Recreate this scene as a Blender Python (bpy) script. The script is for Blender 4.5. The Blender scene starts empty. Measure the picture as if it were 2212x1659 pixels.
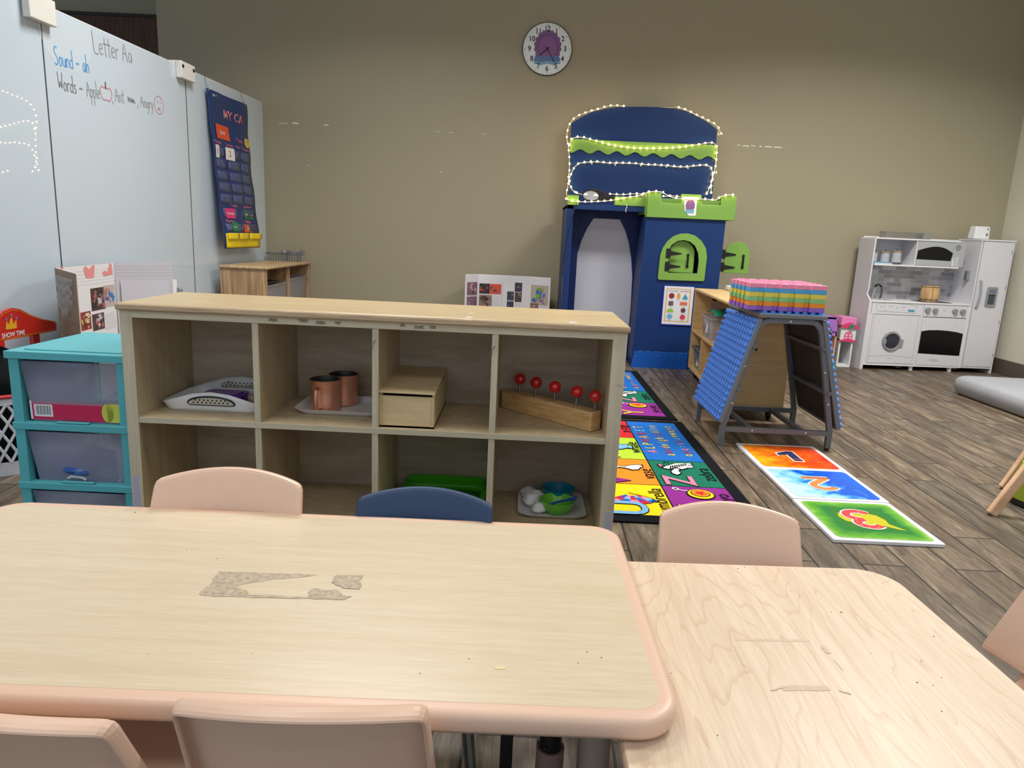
import bpy, bmesh, math, random
from math import pi, sin, cos, radians
from mathutils import Vector, Matrix
random.seed(7)
S = bpy.context.scene
COL = S.collection

# ------------------------------------------------------------------ camera
EYE = Vector((0, 0, 1.0)); PITCH, ROLL, YAW, FPX = 0.20867, 0.04541, -0.00567, 1523.137
FW = Vector((sin(YAW)*cos(PITCH), cos(YAW)*cos(PITCH), -sin(PITCH)))
_r = Vector((cos(YAW), -sin(YAW), 0)); _u = _r.cross(FW)
RT = _r*cos(ROLL) + _u*sin(ROLL); UP = -_r*sin(ROLL) + _u*cos(ROLL)
cd = bpy.data.cameras.new('camera'); cd.sensor_fit = 'HORIZONTAL'; cd.sensor_width = 36; cd.lens = FPX/2212*36
cd.clip_start = 0.02; cd.clip_end = 60
cam = bpy.data.objects.new('camera', cd); COL.objects.link(cam)
m = Matrix((RT, UP, -FW)).transposed().to_4x4(); m.translation = EYE
cam.matrix_world = m; S.camera = cam

# ------------------------------------------------------------------ world, lights, exposure
S.view_settings.view_transform = 'Standard'; S.view_settings.look = 'None'
S.view_settings.gamma = 1; S.view_settings.use_curve_mapping = False
S.view_settings.exposure = 0.0
w = bpy.data.worlds.new('world'); S.world = w; w.use_nodes = True
w.node_tree.nodes['Background'].inputs[0].default_value = (0.74, 0.86, 1.0, 1)
w.node_tree.nodes['Background'].inputs[1].default_value = 0.86
def area(name, loc, sx, sy, power, col, rot=(0, 0, 0)):
    l = bpy.data.lights.new(name, 'AREA'); l.shape = 'RECTANGLE'; l.size = sx; l.size_y = sy
    l.energy = power; l.color = col; l.spread = radians(142)
    o = bpy.data.objects.new(name, l); o.location = loc; o.rotation_euler = rot; COL.objects.link(o)
CW = (1.0, 0.975, 0.935)
for (x, y, p) in ((-1.3, 1.4, 19), (1.7, 1.4, 22), (-0.9, 3.9, 66), (2.5, 3.9, 112), (-1.2, -1.2, 16), (1.4, -1.2, 15)):
    area('ceiling_panel_light', (x, y, 3.47), 1.2, 0.6, p, CW)

# ------------------------------------------------------------------ pixel to point helpers (points at their real distances)
def ray(px): return (FW*FPX + RT*(px[0]-1106) - UP*(px[1]-829.5)).normalized()
def ZP(px, z): d = ray(px); return EYE + d*((z-EYE.z)/d.z)
def YP(px, y): d = ray(px); return EYE + d*(y/d.y)
def XP(px, x): d = ray(px); return EYE + d*(x/d.x)
class Fr:
    """plane frame: origin o, axes u (right) and v (up), n = u x v towards the viewer"""
    def __init__(s, o, u, v):
        s.o = Vector(o); s.u = Vector(u).normalized(); s.v = Vector(v).normalized(); s.n = s.u.cross(s.v)
    def p(s, a, b, c=0.0): return s.o + s.u*a + s.v*b + s.n*c
    def px(s, p, c=0.0):
        d = ray(p); o = s.o + s.n*c; t = (o-EYE).dot(s.n)/d.dot(s.n); q = EYE + d*t - s.o
        return (q.dot(s.u), q.dot(s.v))
    def at(s, a, b, c=0.0): return Fr(s.p(a, b, c), s.u, s.v)
    def rot(s, t): return Fr(s.o, s.u*cos(t)+s.v*sin(t), -s.u*sin(t)+s.v*cos(t))
def XZ(x, y, z): return Fr((x, y, z), (1, 0, 0), (0, 0, 1))
def XY(x, y, z): return Fr((x, y, z), (1, 0, 0), (0, 1, 0))

# ------------------------------------------------------------------ materials
def lin(c):
    return tuple(((v/255)/12.92 if v/255 <= .04045 else ((v/255+.055)/1.055)**2.4) for v in c)
MATS = {}
def base(name):
    m_ = bpy.data.materials.new(name); m_.use_nodes = True; nt = m_.node_tree
    return m_, nt, nt.nodes['Principled BSDF'], nt.nodes.new, nt.links.new
def M(name, rgb=(200, 200, 200), rough=.5, metal=0, spec=.5, coat=0, alpha=1, bump=0, bscale=200, var=0, vscale=3, emit=0, trans=0, sheen=0):
    if name in MATS: return MATS[name]
    m_, nt, b, N, L = base(name); c = lin(rgb)
    b.inputs['Base Color'].default_value = (*c, 1); b.inputs['Roughness'].default_value = rough
    b.inputs['Metallic'].default_value = metal; b.inputs['Specular IOR Level'].default_value = spec
    b.inputs['Coat Weight'].default_value = coat; b.inputs['Alpha'].default_value = alpha
    b.inputs['Transmission Weight'].default_value = trans
    b.inputs['Sheen Weight'].default_value = sheen
    if emit:
        b.inputs['Emission Color'].default_value = (*c, 1); b.inputs['Emission Strength'].default_value = emit
    if bump or var:
        tc = N('ShaderNodeTexCoord')
    if bump:
        n = N('ShaderNodeTexNoise'); n.inputs['Scale'].default_value = bscale; n.inputs['Detail'].default_value = 3
        L(tc.outputs['Object'], n.inputs['Vector']); bp = N('ShaderNodeBump'); bp.inputs['Strength'].default_value = bump
        bp.inputs['Distance'].default_value = .002
        L(n.outputs[0], bp.inputs['Height']); L(bp.outputs[0], b.inputs['Normal'])
    if var:
        n2 = N('ShaderNodeTexNoise'); n2.inputs['Scale'].default_value = vscale; n2.inputs['Detail'].default_value = 5
        L(tc.outputs['Object'], n2.inputs['Vector']); mx = N('ShaderNodeMixRGB'); mx.blend_type = 'MULTIPLY'
        mx.inputs[0].default_value = 1; mx.inputs[1].default_value = (*c, 1)
        rp = N('ShaderNodeValToRGB'); rp.color_ramp.elements[0].position = .3; rp.color_ramp.elements[1].position = .7
        rp.color_ramp.elements[0].color = (1-var,)*3+(1,); rp.color_ramp.elements[1].color = (1, 1, 1, 1)
        L(n2.outputs[0], rp.inputs[0]); L(rp.outputs[0], mx.inputs[2]); L(mx.outputs[0], b.inputs['Base Color'])
    MATS[name] = m_; return m_
def wood(name, c1, c2, stretch=(1, 14, 14), scale=3, rough=.45, c3=None, spec=.4, wave=0):
    """pale wood grain; stretch is small along the grain"""
    if name in MATS: return MATS[name]
    m_, nt, b, N, L = base(name)
    tc = N('ShaderNodeTexCoord'); mp = N('ShaderNodeMapping'); mp.inputs['Scale'].default_value = stretch
    L(tc.outputs['Object'], mp.inputs[0])
    n1 = N('ShaderNodeTexNoise'); n1.inputs['Scale'].default_value = scale; n1.inputs['Detail'].default_value = 6
    n1.inputs['Distortion'].default_value = .6; L(mp.outputs[0], n1.inputs['Vector'])
    n2 = N('ShaderNodeTexNoise'); n2.inputs['Scale'].default_value = scale*7; n2.inputs['Detail'].default_value = 3
    L(mp.outputs[0], n2.inputs['Vector'])
    r = N('ShaderNodeValToRGB'); r.color_ramp.elements[0].position = .35; r.color_ramp.elements[1].position = .65
    r.color_ramp.elements[0].color = (*lin(c2), 1); r.color_ramp.elements[1].color = (*lin(c1), 1)
    L(n1.outputs[0], r.inputs[0])
    mx = N('ShaderNodeMixRGB'); mx.blend_type = 'MULTIPLY'; mx.inputs[0].default_value = .35
    L(r.outputs[0], mx.inputs[1]); r2 = N('ShaderNodeValToRGB'); r2.color_ramp.elements[0].position = .3
    r2.color_ramp.elements[1].position = .7
    r2.color_ramp.elements[0].color = (.72, .68, .62, 1); r2.color_ramp.elements[1].color = (1, 1, 1, 1)
    L(n2.outputs[0], r2.inputs[0]); L(r2.outputs[0], mx.inputs[2]); out = mx.outputs[0]
    if wave:
        # cathedral figure lines: contours of a slow noise field
        mp2 = N('ShaderNodeMapping'); mp2.inputs['Scale'].default_value = (stretch[0]*.9+.5, stretch[1]*.2, stretch[2]*.2) if stretch[0] < stretch[1] else (4.2, .62, 1)
        L(tc.outputs['Object'], mp2.inputs[0]); n3 = N('ShaderNodeTexNoise'); n3.inputs['Scale'].default_value = 1.6
        n3.inputs['Detail'].default_value = 2.5; n3.inputs['Roughness'].default_value = .45; L(mp2.outputs[0], n3.inputs['Vector'])
        mu = N('ShaderNodeMath'); mu.operation = 'MULTIPLY'; mu.inputs[1].default_value = 26; L(n3.outputs[0], mu.inputs[0])
        fr = N('ShaderNodeMath'); fr.operation = 'FRACT'; L(mu.outputs[0], fr.inputs[0])
        r3 = N('ShaderNodeValToRGB'); r3.color_ramp.elements[0].position = 0; r3.color_ramp.elements[0].color = (.80, .69, .57, 1)
        r3.color_ramp.elements[1].position = .22; r3.color_ramp.elements[1].color = (1, 1, 1, 1)
        L(fr.outputs[0], r3.inputs[0]); m3 = N('ShaderNodeMixRGB'); m3.blend_type = 'MULTIPLY'; m3.inputs[0].default_value = wave
        L(out, m3.inputs[1]); L(r3.outputs[0], m3.inputs[2]); out = m3.outputs[0]
    L(out, b.inputs['Base Color'])
    b.inputs['Roughness'].default_value = rough; b.inputs['Specular IOR Level'].default_value = spec
    MATS[name] = m_; return m_

# ------------------------------------------------------------------ mesh builder
BASE = {}
_tcache = {}
def text_geo(s, size, ax='CENTER', off=0.0, sp=1.0, bold=0):
    k = (s, ax, off, sp)
    if k not in _tcache:
        c = bpy.data.curves.new('t', 'FONT'); c.body = s; c.size = 1; c.align_x = ax; c.align_y = 'CENTER'
        c.offset = off; c.space_character = sp; c.resolution_u = 3
        o = bpy.data.objects.new('t', c); COL.objects.link(o)
        dg = bpy.context.evaluated_depsgraph_get(); me = o.evaluated_get(dg).to_mesh()
        _tcache[k] = ([v.co.copy() for v in me.vertices], [tuple(p.vertices) for p in me.polygons])
        o.evaluated_get(dg).to_mesh_clear(); bpy.data.objects.remove(o); bpy.data.curves.remove(c)
    return _tcache[k]
class MB:
    def __init__(s, mat=None, T=None):
        s.bm = bmesh.new(); s.mats = []; s.cur = 0; s.T = T
        if mat: s.use(mat)
    def use(s, mat):
        if mat not in s.mats: s.mats.append(mat)
        s.cur = s.mats.index(mat); return s
    def _v(s, p):
        p = Vector(p); return s.bm.verts.new(s.T @ p if s.T else p)
    def _f(s, vs, smooth=False):
        try: f = s.bm.faces.new(vs)
        except ValueError: return None
        f.material_index = s.cur; f.smooth = smooth; return f
    def box(s, a, b):
        x0, y0, z0 = [min(a[i], b[i]) for i in range(3)]; x1, y1, z1 = [max(a[i], b[i]) for i in range(3)]
        v = [s._v(p) for p in ((x0, y0, z0), (x1, y0, z0), (x1, y1, z0), (x0, y1, z0), (x0, y0, z1), (x1, y0, z1), (x1, y1, z1), (x0, y1, z1))]
        for f in ((3, 2, 1, 0), (4, 5, 6, 7), (0, 1, 5, 4), (1, 2, 6, 5), (2, 3, 7, 6), (3, 0, 4, 7)): s._f([v[i] for i in f])
        return s
    def fbox(s, F, a0, b0, a1, b1, c0, c1):
        """box in frame coordinates"""
        return s.hexa([F.p(a0, b0, c0), F.p(a1, b0, c0), F.p(a1, b1, c0), F.p(a0, b1, c0)], [F.p(a0, b0, c1), F.p(a1, b0, c1), F.p(a1, b1, c1), F.p(a0, b1, c1)])
    def hexa(s, lo, hi):
        a = [s._v(p) for p in lo]; b = [s._v(p) for p in hi]; n = len(a)
        s._f(a[::-1]); s._f(b)
        for i in range(n): s._f([a[i], a[(i+1) % n], b[(i+1) % n], b[i]])
        return s
    def beam(s, p, q, w, h, up=(0, 0, 1)):
        p = Vector(p); q = Vector(q); d = (q-p).normalized(); up = Vector(up)
        x = d.cross(up).normalized(); y = x.cross(d)
        f = lambda o: [o - x*w/2 - y*h/2, o + x*w/2 - y*h/2, o + x*w/2 + y*h/2, o - x*w/2 + y*h/2]
        return s.hexa(f(p), f(q))
    def prism(s, F, loop, c0, c1, holes=()):
        """flat plate with outline loop and holes, from offset c0 to c1 along the frame's normal"""
        bm = s.bm; st = len(bm.faces); rings = []
        for lp in (loop, *holes):
            lo = [s._v(F.p(a, b, c0)) for a, b in lp]; hi = [s._v(F.p(a, b, c1)) for a, b in lp]
            rings.append((lo, hi)); n = len(lo)
            for i in range(n): s._f([lo[i], lo[(i+1) % n], hi[(i+1) % n], hi[i]])
        if not holes:
            s._f(rings[0][0][::-1]); s._f(rings[0][1])
        else:
            for k in (0, 1):
                es = []
                for r in rings:
                    vs = r[k]; n = len(vs)
                    for i in range(n):
                        e = bm.edges.get((vs[i], vs[(i+1) % n])) or bm.edges.new((vs[i], vs[(i+1) % n])); es.append(e)
                g = bmesh.ops.triangle_fill(bm, edges=es, use_beauty=True)['geom']
                for f in g:
                    if isinstance(f, bmesh.types.BMFace): f.material_index = s.cur
        return s
    def flat(s, F, loop, c=0.0006):
        s._f([s._v(F.p(a, b, c)) for a, b in loop]); return s
    def rect(s, F, a0, b0, a1, b1, c=0.0006): return s.flat(F, [(a0, b0), (a1, b0), (a1, b1), (a0, b1)], c)
    def ell(s, F, a, b, ra, rb=None, c=0.0006, n=24, t0=0, t1=2*pi):
        rb = ra if rb is None else rb
        full = abs(t1-t0-2*pi) < 1e-6; k = n if full else n+1
        return s.flat(F, [(a+ra*cos(t0+(t1-t0)*i/n), b+rb*sin(t0+(t1-t0)*i/n)) for i in range(k)], c)
    def rib(s, F, pts, w, c=0.0006, close=False):
        """a drawn line of width w on the frame"""
        n = len(pts); P = [Vector(p) for p in pts]; L = []
        for i in range(n):
            a = P[i-1] if (i or close) else P[i]; b = P[(i+1) % n] if (i < n-1 or close) else P[i]
            d = (b-a); d = d.normalized() if d.length > 1e-9 else Vector((1, 0)); nn = Vector((-d.y, d.x))*w/2
            L.append((s._v(F.p(*(P[i]+nn), c)), s._v(F.p(*(P[i]-nn), c))))
        for i in range(n if close else n-1):
            a, b = L[i], L[(i+1) % n]; s._f([a[1], b[1], b[0], a[0]])
        return s
    def text(s, F, t, size, a=0, b=0, c=0.0009, sx=1.0, ax='CENTER', off=0.0, sp=1.0, th=0):
        V, Fs = text_geo(t, size, ax, off, sp)
        vs = [s._v(F.p(a+v.x*size*sx, b+v.y*size, c)) for v in V]
        for f in Fs: s._f([vs[i] for i in f])
        return s
    def tube(s, pts, r, n=8, cap=True, rr=None, close=False):
        P = [Vector(p) for p in pts]; k = len(P); rings = []; up = None
        for i in range(k):
            a = P[i-1] if (i or close) else P[i]; b = P[(i+1) % k] if (i < k-1 or close) else P[i]
            d = (b-a).normalized()
            if up is None: up = d.orthogonal().normalized()
            x = up - d*up.dot(d)
            x = x.normalized() if x.length > 1e-6 else d.orthogonal().normalized()
            up = x; y = d.cross(x); q = rr[i] if rr else r
            rings.append([s._v(P[i] + x*q*cos(2*pi*j/n) + y*q*sin(2*pi*j/n)) for j in range(n)])
        for i in range(k if close else k-1):
            A, B = rings[i], rings[(i+1) % k]
            for j in range(n): s._f([A[j], A[(j+1) % n], B[(j+1) % n], B[j]], True)
        if cap and not close: s._f(rings[0][::-1]); s._f(rings[-1])
        return s
    def lathe(s, prof, c=(0, 0, 0), n=24, F=None, sx=1, sy=1):
        """profile (r,h) turned about the axis (F.n, or z)"""
        F = F or Fr(c, (1, 0, 0), (0, 1, 0)); rings = []
        for r, h in prof:
            if r < 1e-6: rings.append([s._v(F.p(0, 0, h))])
            else: rings.append([s._v(F.p(sx*r*cos(2*pi*j/n), sy*r*sin(2*pi*j/n), h)) for j in range(n)])
        for A, B in zip(rings, rings[1:]):
            if len(A) == 1 and len(B) == 1: continue
            for j in range(n):
                if len(A) == 1: s._f([A[0], B[(j+1) % n], B[j]], True)
                elif len(B) == 1: s._f([A[j], A[(j+1) % n], B[0]], True)
                else: s._f([A[j], A[(j+1) % n], B[(j+1) % n], B[j]], True)
        return s
    def ball(s, c, r, n=16, sc=(1, 1, 1)):
        k = max(4, n//2); F = Fr(c, (1, 0, 0), (0, 1, 0))
        pr = [(r*sin(pi*i/k), -r*sc[2]*cos(pi*i/k)) for i in range(k+1)]
        pr[0] = (0, pr[0][1]); pr[-1] = (0, pr[-1][1])
        return s.lathe(pr, n=n, F=F, sx=sc[0], sy=sc[1])
    def grid(s, fn, nu, nv, smooth=True):
        V = [[s._v(fn(i/nu, j/nv)) for j in range(nv+1)] for i in range(nu+1)]
        for i in range(nu):
            for j in range(nv): s._f([V[i][j], V[i+1][j], V[i+1][j+1], V[i][j+1]], smooth)
        return s
    def build(s, name, parent=None, bevel=0, seg=2, solid=0, sub=0, sharp=35, recalc=True, label=None, weld=False):
        if weld: bmesh.ops.remove_doubles(s.bm, verts=s.bm.verts, dist=1e-5)
        if recalc: bmesh.ops.recalc_face_normals(s.bm, faces=s.bm.faces)
        b = BASE.get(parent.name, Vector()) if parent else Vector()
        if b.length > 0: bmesh.ops.translate(s.bm, verts=s.bm.verts, vec=-b)
        me = bpy.data.meshes.new(name); s.bm.to_mesh(me); s.bm.free()
        for m_ in s.mats: me.materials.append(m_)
        if sharp:
            me.polygons.foreach_set('use_smooth', [True]*len(me.polygons)); me.set_sharp_from_angle(angle=radians(sharp))
        o = bpy.data.objects.new(name, me); COL.objects.link(o)
        if parent: o.parent = parent; BASE[o.name] = b
        if label: o['label'] = label
        if solid:
            k = o.modifiers.new('solid', 'SOLIDIFY'); k.thickness = solid; k.offset = 0
        if bevel:
            k = o.modifiers.new('bevel', 'BEVEL'); k.width = bevel; k.segments = seg; k.limit_method = 'ANGLE'; k.angle_limit = radians(40)
            k.harden_normals = False
        if sub:
            k = o.modifiers.new('sub', 'SUBSURF'); k.levels = sub; k.render_levels = sub
        return o
def tag(o, label, cat, group=None, kind=None):
    o['label'] = label; o['category'] = cat
    if group: o['group'] = group
    if kind: o['kind'] = kind
    return o
def thing(name, label, cat, loc=(0, 0, 0), group=None):
    o = bpy.data.objects.new(name, None); COL.objects.link(o); o.location = loc; o.empty_display_size = .05
    BASE[o.name] = Vector(loc); return tag(o, label, cat, group)
def struct(mb, name, **k):
    o = mb.build(name, **k); o['kind'] = 'structure'; return o
def kids(o): return [c for c in bpy.data.objects if c.parent == o]
def dup(root, label=None, loc=None, rot=None, scale=None, group=None):
    r = root.copy(); COL.objects.link(r)
    if label: r['label'] = label
    if group: r['group'] = group
    if loc is not None: r.location = loc
    if rot is not None: r.rotation_euler = (0, 0, rot)
    if scale: r.scale = (scale,)*3 if not hasattr(scale, '__len__') else scale
    for c in kids(root):
        d = c.copy(); COL.objects.link(d); d.parent = r
        for g in kids(c):
            e = g.copy(); COL.objects.link(e); e.parent = d
    return r
def rr(w, h, r, n=6, cx=0, cy=0):
    L = []
    for (sx, sy, t) in ((1, 1, 0), (-1, 1, pi/2), (-1, -1, pi), (1, -1, 3*pi/2)):
        for i in range(n+1):
            a = t + pi/2*i/n; L.append((cx+sx*(w/2-r)+r*cos(a), cy+sy*(h/2-r)+r*sin(a)))
    return L
def arch(w, h, n=12, x=0, y=0, rise=None):
    """outline with a flat bottom and a round top"""
    R = rise if rise is not None else w/2
    return [(x-w/2, y), (x+w/2, y)] + [(x+w/2*cos(pi*i/n), y+h-R+R*sin(pi*i/n)) for i in range(n+1)]
def circ(r, n=20, x=0, y=0, ry=None): return [(x+r*cos(2*pi*i/n), y+(ry or r)*sin(2*pi*i/n)) for i in range(n)]
LPA = radians(-3.4)
# ------------------------------------------------------------------ the room
W = 6.42; CEIL = 3.5
olive = M('olive_wall_paint', (163, 155, 131), .55, spec=.35, bump=.12, bscale=260)
cream = M('cream_wall_paint', (214, 210, 192), .6, bump=.1, bscale=260)
dkbase = M('brown_baseboard', (92, 80, 70), .5)
def floor_mat():
    m_, nt, b, N, L = base('plank_floor')
    tc = N('ShaderNodeTexCoord'); mp = N('ShaderNodeMapping'); mp.inputs['Rotation'].default_value = (0, 0, radians(90+1.2))
    mp.inputs['Location'].default_value = (.35, -.0525, 0)
    L(tc.outputs['Object'], mp.inputs[0])
    br = N('ShaderNodeTexBrick'); br.offset = .30; br.inputs['Scale'].default_value = 1
    br.inputs['Brick Width'].default_value = .91; br.inputs['Row Height'].default_value = .1505
    br.inputs['Mortar Size'].default_value = .0036; br.inputs['Mortar Smooth'].default_value = .1; br.inputs['Bias'].default_value = -.1
    br.inputs['Color1'].default_value = (0, 0, 0, 1); br.inputs['Color2'].default_value = (1, 1, 1, 1); br.inputs['Mortar'].default_value = (.5, .5, .5, 1)
    L(mp.outputs[0], br.inputs['Vector'])
    # offset the grain per plank
    ad = N('ShaderNodeVectorMath'); ad.operation = 'MULTIPLY_ADD'; ad.inputs[1].default_value = (7, 3, 5)
    L(br.outputs['Color'], ad.inputs[0]); L(mp.outputs[0], ad.inputs[2])
    sc = N('ShaderNodeMapping'); sc.inputs['Scale'].default_value = (1.1, 8, 1); L(ad.outputs[0], sc.inputs[0])
    n1 = N('ShaderNodeTexNoise'); n1.inputs['Scale'].default_value = 2.6; n1.inputs['Detail'].default_value = 8
    n1.inputs['Distortion'].default_value = 1.1; n1.inputs['Roughness'].default_value = .6; L(sc.outputs[0], n1.inputs['Vector'])
    n2 = N('ShaderNodeTexNoise'); n2.inputs['Scale'].default_value = 20; n2.inputs['Detail'].default_value = 6; n2.inputs['Distortion'].default_value = .8
    L(sc.outputs[0], n2.inputs['Vector'])
    r = N('ShaderNodeValToRGB'); e = r.color_ramp.elements
    e[0].position = .28; e[0].color = (*lin((66, 56, 46)), 1); e[1].position = .78; e[1].color = (*lin((170, 152, 128)), 1)
    x = e.new(.46); x.color = (*lin((98, 86, 72)), 1); x = e.new(.6); x.color = (*lin((124, 111, 94)), 1)
    L(n1.outputs[0], r.inputs[0])
    r2 = N('ShaderNodeValToRGB'); r2.color_ramp.elements[0].position = .32; r2.color_ramp.elements[0].color = (.55, .52, .5, 1)
    r2.color_ramp.elements[1].position = .62; r2.color_ramp.elements[1].color = (1.12, 1.12, 1.12, 1); L(n2.outputs[0], r2.inputs[0])
    mx = N('ShaderNodeMixRGB'); mx.blend_type = 'MULTIPLY'; mx.inputs[0].default_value = .62; L(r.outputs[0], mx.inputs[1]); L(r2.outputs[0], mx.inputs[2])
    r4 = N('ShaderNodeValToRGB'); r4.color_ramp.elements[0].color = (.80, .83, .86, 1); r4.color_ramp.elements[1].color = (1.12, 1.06, 1.0, 1); L(br.outputs['Color'], r4.inputs[0])
    m4 = N('ShaderNodeMixRGB'); m4.blend_type = 'MULTIPLY'; m4.inputs[0].default_value = 1; L(mx.outputs[0], m4.inputs[1]); L(r4.outputs[0], m4.inputs[2])
    m3 = N('ShaderNodeMixRGB'); m3.inputs[2].default_value = (*lin((30, 25, 21)), 1); L(br.outputs['Fac'], m3.inputs[0]); L(m4.outputs[0], m3.inputs[1])
    L(m3.outputs[0], b.inputs['Base Color']); b.inputs['Roughness'].default_value = .42; b.inputs['Specular IOR Level'].default_value = .45
    bp = N('ShaderNodeBump'); bp.inputs['Strength'].default_value = .25; bp.inputs['Distance'].default_value = .002
    L(n2.outputs[0], bp.inputs['Height']); L(bp.outputs[0], b.inputs['Normal'])
    return m_
struct(MB(floor_mat()).box((-9, -3, -.1), (4.22, 8.2, 0)), 'floor')
struct(MB(M('ceiling_tile', (225, 224, 218), .8)).box((-9, -3, CEIL), (4.22, 8.2, CEIL+.1)), 'ceiling')
mb = MB(olive).box((-3.175, W, 0), (4.4, W+.12, CEIL))
# paint chips and nail holes on the back wall
mb.use(M('paint_chip', (226, 222, 212), .8)); WF = XZ(0, W, 0)
for (x0, y0, x1, y1, w_) in ((603, 266, 622, 267, 1.6), (632, 266, 645, 267, 4), (700, 270, 710, 271, 3), (1592, 314, 1600, 314, 2), (1604, 315, 1618, 316, 3),
                             (1622, 315, 1632, 316, 2), (1640, 316, 1646, 317, 3), (1652, 317, 1668, 318, 3), (1672, 318, 1688, 319, 3), (666, 356, 667, 358, 3), (952, 372, 954, 373, 3),
                             (940, 284, 950, 285, 1), (968, 286, 980, 287, 1), (1040, 289, 1050, 290, 1)):
    a = WF.px((x0, y0)); b = WF.px((x1, y1)); mid = ((a[0]+b[0])/2, (a[1]+b[1])/2+.002)
    mb.rib(Fr((0, W, 0), (1, 0, 0), (0, 0, 1)), [a, mid, b], w_*.0042*.8, c=.0008)
struct(mb, 'wall_back', sharp=0, recalc=False)
struct(MB(cream).box((4.22, -3, 0), (4.34, W, CEIL)), 'wall_right')
struct(MB(dkbase).box((4.205, -3, 0), (4.22, W-.001, .13)), 'baseboard_right', bevel=.002)
struct(MB(dkbase).box((-3.175, W-.014, 0), (4.204, W, .13)), 'baseboard_back', bevel=.002)
zt = YP((133, 23), 8.0).z
struct(MB(olive).box((-9, 8.05, 0), (-3.0, 8.2, CEIL)), 'wall_recess')
mb = MB(wood('dark_brown_door_wood', (96, 62, 46), (66, 40, 30), (16, 16, 1.2), 3, .45)).box((-6.4, 8.0, 0), (-3.2, 8.05, zt-.03))
dr = struct(mb, 'door_1', bevel=.003)
struct(MB(M('door_frame_dark', (40, 28, 22), .5)).box((-6.42, 7.99, zt-.03), (-3.18, 8.05, zt)), 'trim_1')
struct(MB(olive).box((-3.2, W+.12, 0), (-3.175, 8.2, CEIL)), 'wall_recess_side')

# ------------------------------------------------------------------ whiteboard on the left
bdir = Vector((.0539, .99855, 0))
BF = Fr((-2.28, 6.37, 0), bdir, (0, 0, 1)); BT = 2.012
wbm = M('whiteboard_gloss', (206, 222, 236), .3, spec=.5, coat=1.0)
wbm.node_tree.nodes['Principled BSDF'].inputs['Coat Roughness'].default_value = .012
wbe = M('whiteboard_rim', (226, 230, 232), .3)
wb = thing('whiteboard', 'large glossy white board with marker writing, standing along the left side', 'whiteboard', tuple(BF.p(-2, .0)))
a1 = BF.px((400, 180))[0]; a0 = BF.px((110, 316))[0]
mb = MB(wbe).fbox(BF, a1+.004, .10, 0, BT, -.022, -.002).use(wbm).fbox(BF, a1+.008, .105, -.004, BT-.006, -.002, 0)
mb.build('panel', wb, sharp=30)
mb = MB(wbe).fbox(BF, a0+.003, .10, a1, BT, -.022, -.002).use(wbm).fbox(BF, a0+.006, .105, a1-.003, BT-.006, -.002, 0)
K = {'L': ([[(0, 1), (.02, 0), (.42, .02)]], .5), 'e': ([[(.04, .27), (.36, .3), (.3, .5), (.12, .5), (.02, .25), (.14, .02), (.38, .08)]], .45),
     't': ([[(.16, .85), (.15, .05), (.28, 0)], [(-.02, .55), (.36, .56)]], .36), 'r': ([[(.04, .5), (.06, 0)], [(.06, .35), (.2, .5), (.32, .46)]], .34),
     'A': ([[(0, 0), (.24, 1), (.5, 0)], [(.08, .38), (.42, .38)]], .6), 'a': ([[(.34, .45), (.14, .5), (.02, .24), (.12, 0), (.32, .12), (.35, .5), (.36, .0)]], .46),
     'S': ([[(.4, .9), (.2, 1), (.04, .8), (.12, .58), (.34, .42), (.4, .18), (.2, 0), (0, .1)]], .5),
     'o': ([[(.2, .5), (.02, .3), (.1, .02), (.3, .04), (.36, .3), (.2, .5)]], .44), 'u': ([[(.02, .5), (.06, .08), (.22, 0), (.32, .12), (.34, .5), (.36, 0)]], .44),
     'n': ([[(.03, .5), (.04, 0)], [(.04, .34), (.18, .5), (.3, .42), (.33, 0)]], .42), 'd': ([[(.34, .42), (.14, .5), (.02, .24), (.12, 0), (.32, .1)], [(.36, 1), (.36, 0)]], .46),
     'h': ([[(.04, 1), (.04, 0)], [(.04, .34), (.2, .5), (.31, .4), (.33, 0)]], .42), 'W': ([[(0, 1), (.1, 0), (.26, .6), (.4, 0), (.52, 1)]], .58),
     's': ([[(.28, .46), (.12, .5), (.04, .38), (.26, .2), (.26, .04), (.02, .02)]], .36), 'p': ([[(.03, .5), (.04, -.42)], [(.04, .4), (.2, .5), (.34, .3), (.22, .02), (.05, .06)]], .42),
     'l': ([[(.05, 1), (.08, 0)]], .18), 'i': ([[(.05, .5), (.06, 0)]], .16), 'g': ([[(.32, .42), (.12, .5), (.02, .26), (.14, .02), (.32, .16), (.34, .5), (.3, -.34), (.06, -.4)]], .44),
     'y': ([[(.02, .5), (.18, .06)], [(.36, .5), (.06, -.42)]], .42), '~': ([[(0, .3), (.12, .42), (.26, .3), (.4, .42)]], .5), ',': ([[(.08, .08), (.02, -.16)]], .2), ' ': ([], .34)}
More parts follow.
